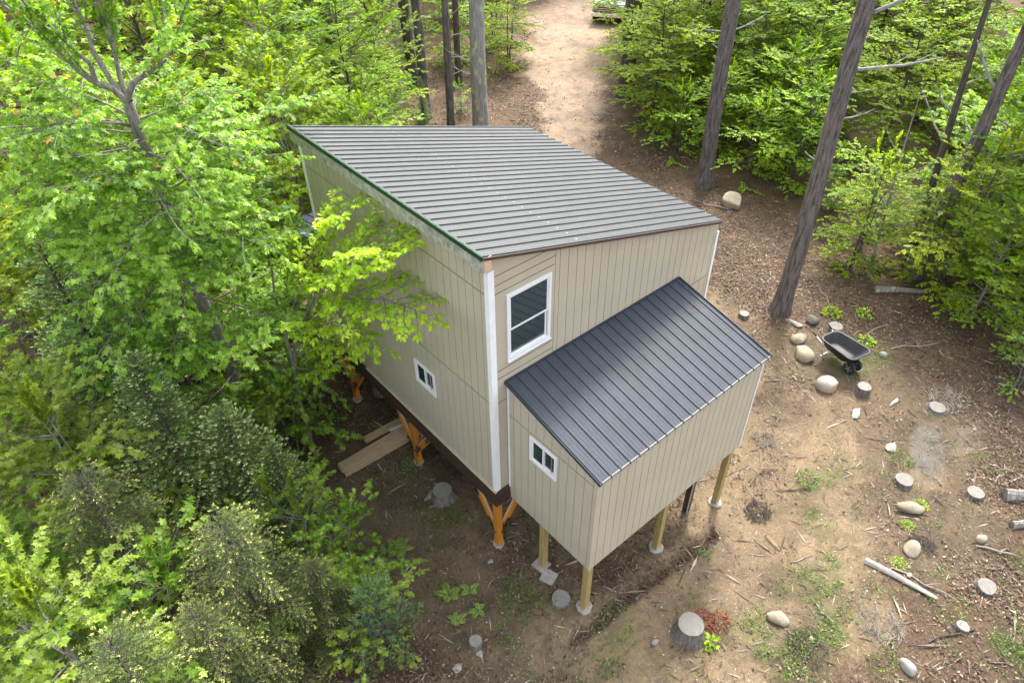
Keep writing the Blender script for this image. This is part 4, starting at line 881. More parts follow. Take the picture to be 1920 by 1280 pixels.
# tall straight pines and bare trunks: wood only within sight, crowns far above
def tall_trunk(name, x, y, H, r0, bark, lab, stubs, crown_lo=None, seed=0, lean=(0, 0), sides=26, crown=None, group=None, cR=3.0, furrow=.05, taper=.75):
    rg = random.Random(seed); e = tag(empty(name, (x, y, g1(x, y))), lab, 'tree', group); mb = MB(); n_ = 44
    zs = [-.3, 0, .25, .7] + [.7 + (H - .7) * ((k_ + 1) / n_) for k_ in range(n_)]; pts = []
    for z in zs: t = z / H; pts.append(Vector((lean[0] * t + .05 * math.sin(z * .5 + seed), lean[1] * t + .05 * math.cos(z * .4 + seed * 2), z)))
    rad = [r0 * (1.6 if z < -.1 else 1.42 if z < .1 else 1.18 if z < .4 else 1.04 if z < 1 else (1 - taper * (z / H) ** 1.1)) for z in zs]
    mb.tube(pts, rad, sides, jit=lambda i_, j, a: 1 + furrow * math.sin(a * 9 + i_ * .35) * .6 + rg.uniform(-furrow, furrow) * .6, cap=False)
    e_t = mb.build('trunk', bark, e, smooth=True)
    for (z, az, ln, el, r_) in stubs:
        p, d = interp(pts, (zs.index(min(zs, key=lambda q: abs(q - z)))) / (len(zs) - 1)); path = grow_limb(rg, p, az, el, ln, -.5, 6, .16)
        mb = MB(); mb.tube(path, [r_ * (1 - .7 * i_ / 5) for i_ in range(6)], 7)
        if ln > .9:
            for t in (.45, .7):
                q_, dq = interp(path, t); mb.tube(grow_limb(rg, q_, az + rg.choice((-.8, .8)), el + .2, ln * .3, 0, 4), [r_ * .4, r_ * .3, r_ * .2, r_ * .1], 5)
        mb.build('dead_limb', 'bark_lichen' if name != 'birch' else bark, e, smooth=True)
    if crown_lo:
        limbs = []; 
        for k_ in range(26):
            t = crown_lo + (1 - crown_lo) * k_ / 26; p, d = interp(pts, (t * (H) / H)); limbs.append((grow_limb(rg, p, k_ * 2.4, .25 + .3 * k_ / 26, cR * (1 - .6 * k_ / 26) * rg.uniform(.7, 1.1), -.1, 6), .04))
        mb = MB(); tw = foliage_on(rg, mb, limbs, sub_sp=.55, twig_sp=.34, twig_len=.3, planar=.4, draw=False); link('branches', mb.mesh('branches', 'bark_dark'), e)
        P, D, Nn, Sz, tone = twig_leaves(seed, tw, 9, .15, -.2, .8, spread=1.2); link('crown', leafmesh('crown', P, D, Nn, Sz, tone, 'thin', 'whitepine', wid=2.2), e)
    return e
tall_trunk('pine_tree', 11.66, .79, 27, .245, 'bark_pine', 'tall dark pine trunk rising from the sand just beyond the lean-to roof', [(4.6, 1.9, .55, .1, .035), (6.1, -1.6, 1.0, .35, .03), (6.6, -.9, .7, .3, .022), (7.1, -1.3, 2.0, .25, .05), (7.7, -.4, .5, .3, .03), (8.6, -1.0, 2.6, .5, .055), (3.4, 2.6, .25, .2, .03), (5.4, 2.9, .2, .2, .03)], .62, 1)
tall_trunk('pine_tree', 16.2, 7.21, 28, .28, 'bark_pine', 'tall grey-brown pine trunk with dead limbs standing behind the tan boulder', [(3.2, -2.4, .35, 0, .02), (4.1, -2.0, .6, .1, .03), (5.5, -.7, 1.3, .25, .035), (6.9, -.8, 1.8, .5, .04), (4.8, 2.3, .5, .2, .03), (5.9, 2.5, .9, .1, .03)], .70, 2)
tall_trunk('lichen_tree', 12.35, 15.97, 22, .34, 'bark_lichen', 'pale grey trunk with yellowish lichen blotches directly behind the main roof', [(4.3, 2.4, .5, .2, .04), (3.2, 2.6, 1.6, .3, .025), (2.4, 2.2, 2.0, .1, .02)], .62, 3, furrow=.02)
tall_trunk('slim_trunk', 11.41, 16.81, 17, .17, 'bark_pine', 'slim brown trunk just to one side of the lichen-spotted one behind the roof', [(3.9, -.4, 1.5, .2, .02), (3.3, -.5, 2.0, -.1, .018), (2.6, -.2, 1.6, .1, .018), (4.6, -1.0, 1.2, .5, .018)], .6, 4, cR=1.8)
tall_trunk('shadow_pine', 20.3, 15.0, 34, .36, 'bark_dark', 'dark trunk at the edge of the sandy track with maple leaves in front', [(3, 2.8, 1, .2, .02)], None, 5, taper=.15)
tall_trunk('background_trunk', 7.97, 19.88, 18, .24, 'bark_pine', 'brown trunk among bright maple leaves behind the high end of the roof', [], .6, 6, cR=2)
tall_trunk('background_trunk', 11.33, 18.68, 16, .22, 'bark_pine', 'brown trunk in deep shade left of the slim trunk behind the roof', [(2, 1, 1, 0, .02)], .6, 7, cR=2)
tall_trunk('background_trunk', 12.6, 21.5, 16, .26, 'bark_dark', 'shaded trunk glimpsed between the slim trunk and the maples', [(2.4, -1, 1.4, .1, .02), (1.6, 2, 1.2, 0, .02)], .6, 8, cR=2)
tall_trunk('background_trunk', 10.3, 20.6, 15, .15, 'bark_dark', 'thin dark trunk in the conifer shade behind the roof ridge', [(2, 0, 1.2, .1, .015), (1.2, 2, 1, .1, .015)], .6, 9, cR=2)
tall_trunk('background_trunk', 15.0, 21.0, 19, .16, 'bark_dark', 'dark slim trunk immediately right of the lichen-spotted trunk', [(3, 0, 1.2, .1, .015)], .6, 10, cR=2)
tall_trunk('background_trunk', 28.4, 20.4, 19, .25, 'bark_dark', 'upright dark trunk in front of the parked pickup tail', [], .65, 11, cR=2)
tall_trunk('background_trunk', 30.0, 20.0, 19, .17, 'bark_dark', 'thin upright trunk beside the pickup, farther right of the pair', [], .65, 12, cR=2)
tall_trunk('leaning_maple', 16.45, -1.0, 15, .23, 'bark_pine', 'thick leaning twin-stemmed trunk among the right-hand foliage', [(6.0, 1.9, 1.6, .8, .05), (7.0, -1.0, 1.4, .5, .04), (4.5, 1.4, 1.0, .5, .03)], .7, 13, lean=(.3, -.2), furrow=.03, cR=2.5)
tall_trunk('leaning_maple', 16.75, -.55, 13, .12, 'bark_dark', 'thinner dark stem close beside the thick leaning trunk', [(4.0, 1.4, 1.6, .7, .035), (4.8, 2.4, 1.2, .7, .03), (5.6, -1.0, 1.2, .6, .03)], .7, 14, lean=(.4, 1.0), furrow=.03, cR=2)
tall_trunk('background_trunk', 15.3, -.1, 6, .045, 'bark_maple', 'slender sapling stem between the big pine and the leaning twin trunk', [(2.4, 1.5, .9, .6, .02), (3.2, -1, 1.1, .5, .02), (4, 2, 1, .7, .015)], None, 15, lean=(.5, .6), sides=10)

# big maple, its limbs placed one by one, in local coordinates of its base
BM = Vector((-2.83, 5.96, -2.0))
trunkp = [(-2.83, 5.96, -2.25), (-2.83, 5.96, -1.95), (-2.67, 5.93, -.34), (-2.68, 5.93, 1.32), (-2.84, 5.96, 3.51), (-2.77, 5.95, 4.23), (-2.77, 5.95, 5.41), (-2.79, 5.95, 6.18), (-2.79, 5.95, 6.94)]
big = [([(-2.79, 5.95, 6.94), (-2.94, 5.98, 7.19), (-3.13, 6.02, 7.32), (-3.29, 6.05, 7.52), (-3.50, 6.09, 7.97), (-3.75, 6.15, 8.40), (-3.92, 6.18, 8.64), (-4.3, 6.2, 9.3)], .065),
    ([(-3.13, 6.02, 7.32), (-3.13, 5.89, 7.65), (-3.37, 5.81, 8.09), (-3.53, 5.72, 8.41), (-3.72, 5.63, 8.75), (-3.9, 5.5, 9.4)], .045),
    ([(-2.79, 5.95, 6.94), (-2.74, 6.07, 7.34), (-2.65, 6.18, 7.71), (-2.60, 6.30, 8.09), (-2.58, 6.42, 8.5), (-2.5, 6.5, 9.6)], .05),
    ([(-2.87, 5.97, 7.1), (-2.96, 6.24, 7.73), (-2.87, 6.48, 7.98), (-2.87, 6.73, 8.31), (-2.76, 6.97, 8.9), (-2.7, 7.2, 9.6)], .05),
    ([(-2.79, 5.95, 6.98), (-2.63, 5.84, 7.24), (-2.42, 5.71, 7.37), (-2.20, 5.59, 7.51), (-2.00, 5.47, 7.99), (-1.92, 5.37, 8.7), (-1.9, 5.3, 9.5)], .06),
    ([(-2.20, 5.79, 7.4), (-1.88, 5.60, 7.67), (-1.72, 5.39, 8.16), (-1.42, 5.16, 8.7)], .04),
    ([(-2.88, 5.97, 6.54), (-3.22, 5.88, 6.76), (-3.59, 5.81, 6.92), (-4.06, 5.75, 6.97), (-4.65, 5.71, 6.94), (-5.2, 5.7, 6.9)], .035),
    ([(-2.66, 5.93, 5.75), (-2.28, 5.61, 5.84), (-1.91, 5.30, 5.88), (-1.04, 4.88, 5.80)], .042),
    ([(-2.66, 5.93, 5.75), (-2.19, 5.96, 5.68), (-1.48, 5.94, 5.82), (-0.60, 5.89, 6.15), (-.15, 5.81, 6.2)], .042),
    ([(-2.76, 5.95, 5.72), (-3.20, 5.93, 5.81), (-3.56, 5.90, 5.81), (-4.33, 5.96, 5.97), (-4.95, 5.96, 6.06), (-5.6, 6, 6.1)], .036),
    ([(-2.81, 5.96, 3.87), (-2.30, 5.51, 4.23), (-1.73, 5.06, 4.33), (-1.17, 4.60, 4.43)], .035),
    ([(-2.91, 5.98, 3.53), (-3.42, 5.67, 4.05), (-4.03, 5.39, 4.48), (-4.79, 5.13, 4.31)], .035),
    ([(-2.68, 5.93, 1.32), (-1.98, 5.52, 2.10), (-1.34, 5.11, 2.57), (-0.81, 4.74, 2.53)], .03),
    ([(-2.68, 5.93, 1.0), (-2.04, 5.53, .90), (-1.53, 5.15, .53), (-1.07, 4.79, -0.09)], .03),
    ([(-2.71, 5.94, 2.23), (-3.41, 5.74, 2.73), (-3.96, 5.51, 2.91), (-4.47, 5.27, 3.08)], .03)]
rg = random.Random(5); mb = MB(); tp = [Vector(p) - BM for p in trunkp]; mb.tube(tp, [.2, .17, .15, .14, .125, .12, .11, .10, .085], 14, cap=False, jit=lambda i_, j, a: 1 + .05 * math.sin(a * 5 + i_))
limbs = [([Vector(p) - BM for p in ps], r) for ps, r in big]
for k_ in range(80):
    t = .30 + .66 * k_ / 80; p, d = interp(tp, t); az = k_ * 2.4 + 1
    ln = rg.uniform(1.5, 2.7)
    if math.cos(az - .2) > .3 and t > .3: ln *= .8
    limbs.append((grow_limb(rg, p, az, rg.uniform(.1, .55), ln, .3), .022))
tw = foliage_on(rg, mb, limbs, sub_sp=.22, twig_sp=.15, sub_len=.45, planar=.3, t0=.25)
print('bigmaple twigs', len(tw))
P, D, Nn, Sz, tone = twig_leaves(77, tw, 10, .112, .75, .45)
hi = sstep(7.0, 10.5, P[:, 2]); tone = np.where(np.random.default_rng(4).random(len(tone)) < .028 * hi, 1, tone)
tree('maple_tree', (mb.mesh('maple_wood', 'bark_maple', True), leafmesh('maple_leaves', P, D, Nn, Sz, tone, 'maple', 'maple')), BM.x, BM.y, 'large grey-limbed maple overhanging the high roof edge of the cabin', zoff=BM.z - g1(BM.x, BM.y))
# young beech against the side wall
BB = Vector((-1.75, 4.9, -2.0)); bl = [
    ([(-1.75, 4.7, 1.2), (-1.60, 4.22, 2.41), (-1.10, 2.99, 3.68), (-0.70, 2.11, 3.98), (-0.50, 1.25, 4.10)], .03),
    ([(-1.70, 4.5, 1.9), (-1.20, 3.29, 4.11), (-0.80, 2.63, 4.75), (-0.50, 1.99, 5.05)], .025),
    ([(-1.60, 4.22, 2.41), (-1.20, 2.96, 3.25), (-0.90, 2.42, 2.91)], .02),
    ([(-1.65, 4.5, 2.5), (-1.20, 3.72, 4.3), (-0.85, 3.46, 4.9), (-0.65, 3.2, 5.15)], .022),
    ([(-1.60, 4.22, 2.41), (-1.10, 3.26, 4.01), (-0.70, 2.28, 4.59), (-0.50, 1.82, 5.0)], .022),
    ([(-1.70, 4.5, 1.6), (-1.30, 3.45, 2.46), (-1.10, 2.96, 2.53)], .02), ([(-1.7, 4.7, 1.4), (-1.2, 4.2, 2.4), (-.75, 4.0, 2.9)], .02), ([(-1.7, 4.7, 2.2), (-1.1, 4.3, 3.4), (-.6, 4.1, 4.2)], .02),
    ([(-1.7, 4.8, 2.0), (-1.2, 5.0, 3.4), (-.8, 5.0, 4.4)], .02), ([(-1.7, 4.8, .6), (-1.5, 4.2, 1.3), (-1.2, 3.8, 1.5)], .015)]
rg = random.Random(9); mb = MB(); mb.tube([Vector(p) - BB for p in [(-1.75, 4.9, -2.2), (-1.78, 4.85, 0), (-1.72, 4.7, 1.5), (-1.7, 4.75, 3.0), (-1.5, 4.8, 4.4)]], [.05, .042, .035, .025, .01], 9, cap=False)
tw = foliage_on(rg, mb, [([Vector(p) - BB for p in ps], r) for ps, r in bl], sub_sp=.18, twig_sp=.14, sub_len=.27, planar=.22, t0=.25, twig_len=.2)
P, D, Nn, Sz, tone = twig_leaves(78, tw, 7, .118, .7, .4, tone_hi=.12)
tree('beech_tree', (mb.mesh('beech_wood', 'bark_maple', True), leafmesh('beech_leaves', P, D, Nn, Sz, tone, 'beech', 'beech')), BB.x, BB.y, 'young yellow-green beech reaching across the beige side wall', zoff=BB.z - g1(BB.x, BB.y))

# shared broadleaf and conifer meshes
maA = broadleaf(21, 6.5, .08, 2.3, 40, .08, 'maple', 'understory', 'bark_maple', .125, 10, .22, name='mapleA')
maB = broadleaf(22, 4.6, .10, 1.7, 30, .05, 'maple', 'maple', 'bark_maple', .12, 10, .20, name='mapleB', stem_n=2)
beA = broadleaf(23, 7.5, .06, 2.6, 42, .09, 'beech', 'understory', 'bark_dark', .125, 11, .24, el=(-.05, .6), droop=.25, name='beechA')
beB = broadleaf(24, 5.0, .06, 2.0, 34, .05, 'beech', 'understory', 'bark_dark', .12, 11, .22, el=(-.05, .6), droop=.25, name='beechB', stem_n=2)
beC = broadleaf(25, 3.0, .08, 1.5, 16, .03, 'beech', 'beech', 'bark_dark', .10, 8, .22, el=(-.05, .6), droop=.3, name='beechC', stem_n=2)
maS = broadleaf(26, 2.4, .12, 1.1, 14, .022, 'maple', 'maple', 'bark_maple', .105, 8, .20, name='mapleS', stem_n=2)
tallM = broadleaf(27, 13, .08, 3.4, 60, .17, 'rhomb', 'understory', 'bark_dark', .20, 11, .34, name='tallM', tw_sp=.24)
tallB = broadleaf(28, 14, .07, 3.2, 62, .17, 'rhomb', 'understory', 'bark_dark', .19, 11, .34, el=(0, .6), name='tallB', tw_sp=.24)
firA = conifer(31, 7.2, 1.9, 'fir', name='firA'); firB = conifer(32, 5.0, 1.6, 'fir', name='firB')
hemA = conifer(33, 5.6, 1.8, 'hemlock', name='hemA'); hemB = conifer(34, 4.4, 1.6, 'hemlock', name='hemB')
pinS = conifer(35, 2.3, .75, 'whitepine', name='pinS')
firT = conifer(36, 11, 2.2, 'fir', name='firT', dens=.7)

GL = 'dense young trees left of the cabin'
tree('fir_tree', firA, -4.90, 6.2, 'dark fir with a twiggy top at the left edge', group=GL, rz=.5, s=.96)
tree('fir_tree', firA, -4.55, 4.05, 'pale-tipped fir below the big maple in the thick of the left foliage', group=GL, rz=2.0, s=.92, sz=.77)
tree('fir_tree', firB, -3.15, 2.9, 'small fir nearest the lumber pile', group=GL, rz=1.0, s=.70, sz=.62)
tree('fir_tree', firB, -3.7, 3.3, 'small fir squeezed between the big maple and the other firs', group=GL, rz=4.0, s=1.02, sz=.84)
tree('hemlock_tree', hemB, -4.70, .9, 'feathery hemlock with yellow tips at the bottom between the maples', group=GL, rz=.3, s=.98)
tree('hemlock_tree', hemA, -6.05, 2.5, 'feathery yellow-tipped hemlock nearest the left edge', group=GL, rz=1.9, s=.92)
tree('hemlock_tree', hemB, -6.6, -.1, 'hemlock tip poking up at the bottom left corner', group=GL, rz=3.0, s=1.03)
tree('hemlock_tree', hemB, -5.6, .1, 'hemlock cut by the bottom edge beside the corner hemlock', group=GL, rz=5.0, s=.85)
tree('hemlock_tree', hemB, -3.75, .4, 'low dark hemlock behind the yellow-green maple sapling', group=GL, rz=5.0, s=.62)
tree('maple_sapling', maB, -6.15, 4.2, 'light green maple crown at the left edge above the hemlocks', group=GL, rz=1, s=1.12)
tree('maple_sapling', maB, -7.15, .9, 'bright maple branches at the bottom left edge', group=GL, rz=2.2, s=1.05)
tree('maple_sapling', maS, -6.35, 1.2, 'vivid green maple sapling between two hemlocks near the bottom', group=GL, rz=.7, s=1.45)
tree('maple_sapling', maS, -3.1, 1.15, 'yellow-green maple sapling spreading toward the bare ground by the ferns', group=GL, rz=.4, s=.98)
tree('maple_sapling', maS, -3.25, 1.9, 'green maple sapling just behind the yellow-green one', group=GL, rz=2.9, s=1.1)
tree('maple_sapling', maS, -3.2, -.2, 'low leafy maple sapling behind the bluish pine', group=GL, rz=1.9, s=.85)
tree('white_pine_sapling', pinS, -3.15, -.42, 'small bluish white pine with soft needles near the bottom', group=GL, s=1.0)
tree('maple_sapling', maB, -3.6, 7.8, 'maple crown filling in just behind the big maple', group=GL, rz=3.9, s=1.2)
tree('maple_sapling', maB, -1.7, 6.9, 'maple foliage low beside the far end of the side wall', group=GL, rz=5, s=.85)
for k_, (x, y, ms, s, lab) in enumerate([(-2.15, 5.35, maS, 1.2, 'maple sapling at the foot of the yellow-green beech'), (-1.5, 6.4, maS, 1.25, 'maple sapling beside the far end post of the side wall'), (-2.9, 4.7, maS, 1.1, 'maple sapling under the big maple trunk'), (-6.9, 6.6, maB, 1.1, 'green maple behind the twiggy-topped fir at the left edge'), (-7.3, 3.2, maB, .8, 'shaded maple between the left-edge hemlock and the frame'), (-6.0, 8.6, maA, .9, 'leafy maple behind the fir at the left edge'), (-5.9, 5.0, maB, .7, 'low maple under the left-edge fir boughs'), (-8.2, 1.9, maS, 1.4, 'bright sapling in the left corner beside the hemlock')]): tree('maple_sapling', ms, x, y, lab, group=GL, rz=k_ * 1.3, s=s)

GB = 'trees of the wood behind the cabin'
def wood(kind, meshes, x, y, lab, rz, s, cat='tree', sz=None): tree(kind, meshes, x, y, lab, cat, GB, rz, s, sz=sz)
far = 'leafy tree in the wood beyond the cabin, merging with its neighbours'
for k_, (x, y, ms, s) in enumerate([(1.5, 10.5, maA, 1.05), (4.3, 11.2, maA, .8), (-1.2, 10.5, maA, 1.1), (-3.5, 12, maA, 1.3), (3.0, 14.0, maA, 1.2), (6.0, 15.2, beA, .95), (0, 15, tallM, .75), (-5, 16, tallM, .8), (3.2, 18.5, tallM, .8), (6.5, 20.5, tallM, .75), (9.0, 18.2, maA, .85),
      (1, 22, tallB, .9), (-3, 23, tallM, .95), (5.5, 25.5, tallM, .9), (9.5, 25.5, tallM, .75), (12.5, 27.5, tallB, .75), (2, 30, tallM, 1), (8, 32, tallB, 1), (-2, 36, tallM, 1.05), (5, 40, tallB, 1.05), (13.5, 33, tallM, .9), (12, 41, tallM, 1.05), (2, 48, tallM, 1.1), (9, 50, tallB, 1.1), (17.5, 30.5, tallB, .65), (19.5, 38, tallM, .95), (18, 48, tallB, 1.1), (26, 44, tallM, 1.1), (28, 36, tallB, .9), (-7, 30, tallB, 1), (21.5, 30, beA, .9), (25.5, 31.5, maA, .8), (36, 38, tallM, 1)]):
    wood('maple_tree' if ms in (maA, tallM) else 'beech_tree', ms, x, y, far, k_ * 1.7, s)
for k_, (x, y, s, lab) in enumerate([(9.6, 21.3, .42, 'dark young fir in the shade behind the roof ridge'), (11.8, 23.5, .5, 'dark fir beyond the slim brown trunk'), (14.3, 24.5, .45, 'dark fir behind the lichen-spotted trunk'), (10.8, 18.0, .2, 'low fir tuft between the trunks just behind the roof')]): wood('fir_tree', firT, x, y, lab, k_, s)
for k_, (x, y, ms, s, lab) in enumerate([(18.6, 21.6, beB, .85, 'airy light green sapling with two thin stems left of the sandy track'), (17.3, 21.9, beC, 1.0, 'bushy green sapling at the left foot of the track'), (16.7, 24.0, beB, .9, 'green bush farther back left of the track'), (20.2, 24.8, beB, .8, 'small leafy tree at the back left of the sandy clearing'), (12.9, 18.1, maS, .5, 'small maple sprig in front of the slim trunk')]): wood('sapling', ms, x, y, lab, k_ * 2., s)
# right of the track
for k_, (x, y, ms, s, lab) in enumerate([(20.0, 12.6, beA, .8, 'bright beech overhanging the track from the right'), (18.3, 10.6, maA, .40, 'low bright maple bush at the right side of the track'), (18.6, 8.6, beB, .72, 'bushy green beech behind the boulder-side pine'), (23.2, 15.6, beA, .95, 'beech whose flat sprays cross the sandy track near the pickup'), (24.5, 12.5, beA, .8, 'broad green beech beyond the dark track-side trunk'),
      (21.2, 9.0, beA, .72, 'green beech seen between the two big pines'), (18.3, 4.8, beB, .80, 'beech bush between the pines, hanging over the litter'), (18.0, 3.1, maB, .5, 'low green bush behind the big pine'), (15.4, .6, beB, .72, 'yellow-green sapling right behind the big pine trunk'), (16.9, 1.1, beC, 1.1, 'layered sapling in front of the dusty track patch'), (18.2, 11.6, beA, .84, 'yellow-green beech whose sprays hang over the sandy track'), (16.9, 9.3, beC, .9, 'low leafy bush at the track bend left of the second pine'), (15.7, -1.9, beB, .95, 'leafy sapling wrapping the foot of the leaning twin trunk'), (18.4, -1.6, maA, 1.05, 'maple crown wrapping the leaning twin trunk'), (17.4, 6.2, beC, 1.0, 'low green sapling just behind the second pine foot'), (25.4, 19.9, beB, 1.0, 'leafy tree screening the parked pickup from the track'),
      (17.9, -.6, beB, .62, 'sapling with layered leaves beside the leaning twin trunk'), (15.4, -3.2, maA, .58, 'bright green maple bush on the right above the bare slope'), (16.9, -4.6, maA, .8, 'larger maple mass at the right edge'), (14.6, -4.9, maB, .50, 'low maple bush at the right edge near the litter'), (18.8, -3.0, beB, .9, 'leafy beech behind the right-hand maples'), (13.0, -6.1, maS, .42, 'small green sprig at the right edge beside the grey logs'), (13.6, -5.3, maS, .65, 'small maple bush below the right-hand maples')]):
    tree('beech_tree' if ms in (beA, beB, beC) else 'maple_bush', ms, x, y, lab, 'tree', 'bright young trees along the right side', k_ * 2.1, s)
for k_, (x, y, ms, s) in enumerate([(21.6, 12.3, beA, .8), (22.6, 3.6, beA, .85), (20.9, -3.3, maA, 1.0), (24.5, 8.6, beA, 1.0), (29.5, 8.0, beA, 1.1), (27.2, -1.0, maA, 1.1), (22.6, 10.6, maA, .95), (25.0, 14.4, beA, .95), (21.8, 6.9, beA, .75), (19.6, 6.6, beB, .9), (26.0, 17.3, beA, .8), (28.2, 11.5, maA, 1.2), (20.4, -1.6, beA, .7), (24.6, .6, maA, .9), (27.5, 4.5, beA, .9), (22.3, -5.8, maA, 1.1), (19.4, -5.2, beA, .75), (30.5, 14.5, beA, 1.1), (32.5, 8.0, beA, 1.1), (27.0, 9.3, beA, .85), (28, 14, beA, .95), (31.5, 17.5, beA, .9), (26.2, 1.2, beA, .9), (23.5, -1.0, beA, .85), (21.5, -3.5, beA, .8), (30.0, 5.5, tallB, .6), (33, 11, tallM, .75), (36.5, 16.5, tallB, .8), (38, 8, tallM, .85), (34, 2.5, tallB, .75), (42, 14, tallB, .95), (45, 6, tallM, 1), (29, -2, tallM, .7), (38, -1, tallM, .95), (25, -4.5, tallB, .65), (31.5, -6, tallB, .8), (48, 18, tallM, 1.1), (43, 24, tallB, 1.0), (50, 0, tallB, 1.1), (24.3, 7.0, beB, .9), (33, 33, tallM, .8), (41, 33, tallB, 1.0), (47, 28, tallM, 1.05), (38.5, 21.5, beA, 1.0)]):
    tree('maple_tree' if ms in (maA, tallM) else 'beech_tree', ms, x, y, 'leafy tree in the bright wood far to the right, merging with its neighbours', 'tree', 'trees of the wood on the right', k_ * 1.3, s)
tree('pine_tree', firT, 24.6, 10.2, 'dark conifer showing between the two big pines near the top', 'tree', 'bright young trees along the right side', 1, .62)
tree('maple_bush', maS, 6.3, -8.95, 'small leafy green bush in the lower right corner', 'bush', None, 1, .55)

# ------------------------------------------------------------------ ground plants as things: ferns, tufts
def fern(x, y, n_, ln, lab, seed, m_='fern', name='fern', cat='fern'):
    rg = random.Random(seed); PP, DD, SS = [], [], []; mb = MB()
    for k_ in range(n_):
        path = grow_limb(rg, Vector((0, 0, .0)), k_ * 6.283 / n_ + rg.uniform(-.3, .3), rg.uniform(.6, 1.0), ln * rg.uniform(.6, 1.0), 1.6, 7, .03); mb.tube(path, .004, 3, cap=False)
        for q in range(22):
            t = .12 + .86 * q / 22; p, d = interp(path, t); w_ = ln * .20 * math.sin(math.pi * min(1, t * .9 + .12)) ** .8 + .015
            for s_ in (-1, 1): PP.append(p[:]); dd = rotz(d, s_ * 1.2); DD.append((dd.x, dd.y, d.z * .5 - .1)); SS.append(w_)
    g = np.random.default_rng(seed); e = tag(empty(name, (x, y, g1(x, y))), lab, cat, 'ferns and seedlings on the cleared ground'); link('stems', mb.mesh('stems', 'weed_stem' if 'weed_stem' in MT else 'twigbark'), e)
    link('fronds', leafmesh('fronds', np.array(PP), np.array(DD), np.tile([0, 0, 1.], (len(PP), 1)) + g.normal(size=(len(PP), 3)) * .15, np.array(SS), g.random(len(PP)), 'thin', m_, wid=1.9), e)
for k_, (x, y, n_, ln, lab) in enumerate([(-1.50, -.22, 5, .42, 'fern with two upright yellow-green fronds on the shaded soil'), (-1.12, -.42, 4, .28, 'small fern right of the upright one'), (-1.72, 1.35, 9, .42, 'pale feathery fern beside the yellow-green maple sapling'), (-1.7, -.75, 6, .25, 'tiny fern below the upright fern'), (-1.25, -.85, 5, .25, 'thin fern near the small brown stump')]): fern(x, y, n_, ln, lab, 60 + k_)
def tuft(x, y, r, n_, lab, seed, m_='weed', size=.07, name='seedling', h=.2):
    g = np.random.default_rng(seed); a = g.uniform(0, 6.283, n_); rr = r * np.sqrt(g.random(n_)); P = np.stack([rr * np.cos(a), rr * np.sin(a), h * g.random(n_) * (1 - .6 * rr / r)], -1)
    D = np.stack([np.cos(a + g.normal(size=n_) * .6), np.sin(a + g.normal(size=n_) * .6), g.uniform(-.2, .6, n_)], -1); mb = MB()
    for k_ in range(9): mb.tube([(0, 0, -.02), (math.cos(k_) * r * .4, math.sin(k_) * r * .4, h * .5)], .004, 3, cap=False)
    e = tag(empty(name, (x, y, g1(x, y))), lab, 'plant', 'ferns and seedlings on the cleared ground'); link('stems', mb.mesh('stems', 'twigbark'), e)
    link('leaves', leafmesh('leaves', P, D, norm(np.array([0, 0, 1.]) + g.normal(size=(n_, 3)) * .4), size * g.uniform(.6, 1.2, n_), g.random(n_), 'beech', m_), e)
tuft(1.98, -3.95, .26, 260, 'clump of rusty red dry leaves right behind the big grey stump', 70, 'redleaf', .055, h=.22); tuft(2.25, -4.18, .22, 160, 'second patch of rusty red leaves on the sand side of the stump', 79, 'redleaf', .055, h=.2)
tuft(1.75, -4.32, .15, 50, 'fresh green seedling in front of the red leaves by the stump', 71, 'beech', .09)
tuft(7.95, -5.45, .17, 90, 'yellow-green tuft beside the oval tan rock', 72, 'beech', .05)
tuft(7.25, -5.5, .14, 140, 'round mossy yellow-green cushion left of the oval rock', 73, 'beech', .035, h=.1)
tuft(6.15, -5.85, .16, 170, 'mossy yellow-green cushion growing on the split log', 74, 'beech', .035, h=.12)
tuft(12.75, -.35, .28, 110, 'bright green seedling clump behind the wheelbarrow', 75, 'beech', .10)
tuft(12.35, -1.7, .24, 60, 'bright green sprig on the litter right of the wheelbarrow tub', 76, 'beech', .10); tuft(13.4, -1.0, .24, 60, 'flat green sprig at the litter edge farther behind the wheelbarrow', 80, 'beech', .10)
tuft(8.9, -4.5, .28, 150, 'green seedling clump in front of the grey ash patch', 77, 'weed', .06)
tuft(6.9, -3.3, .26, 150, 'fresh green patch of seedlings on the sand right of the lean-to', 78, 'weed', .06)
tuft(3.3, -3.0, .17, 70, 'small green weed clump on the sand by the drip trench', 81, 'weed', .055)
tuft(-.3, 3.1, .3, 170, 'green weeds growing around the middle post footing', 82, 'weed', .05)

# ------------------------------------------------------------------ ground cover (uncountable)
def scatter(n_, fn, seed, box=(-6, 32, -9.5, 26), near=True):
    g = np.random.default_rng(seed); out = []; tot = 0
    while tot < n_:
        x = g.uniform(box[0], box[1], n_ * 2); y = g.uniform(box[2], box[3], n_ * 2)
        d = np.hypot(x - CAM_P[0], y - CAM_P[1]); p = fn(x, y) * (np.clip(13 / d, 0, 1) ** 1.3 if near else 1)
        inside = (x > .1) & (x < W - .1) & (y > .4) & (y < L); p = np.where(inside, p * .3, p)
        v_ = (x + 5.454) * .643 + (y + 7.044) * .766; u_ = (x + 5.454) * .766 - (y + 7.044) * .643; p = np.where((np.abs(u_) > .74 * (v_ * .756 + 8.9) + 1.0) | (v_ < 3.2), 0, p)
        k_ = g.random(len(x)) < p; out.append(np.stack([x[k_], y[k_]], -1)); tot += int(k_.sum())
    return concat(*out)[:n_], g
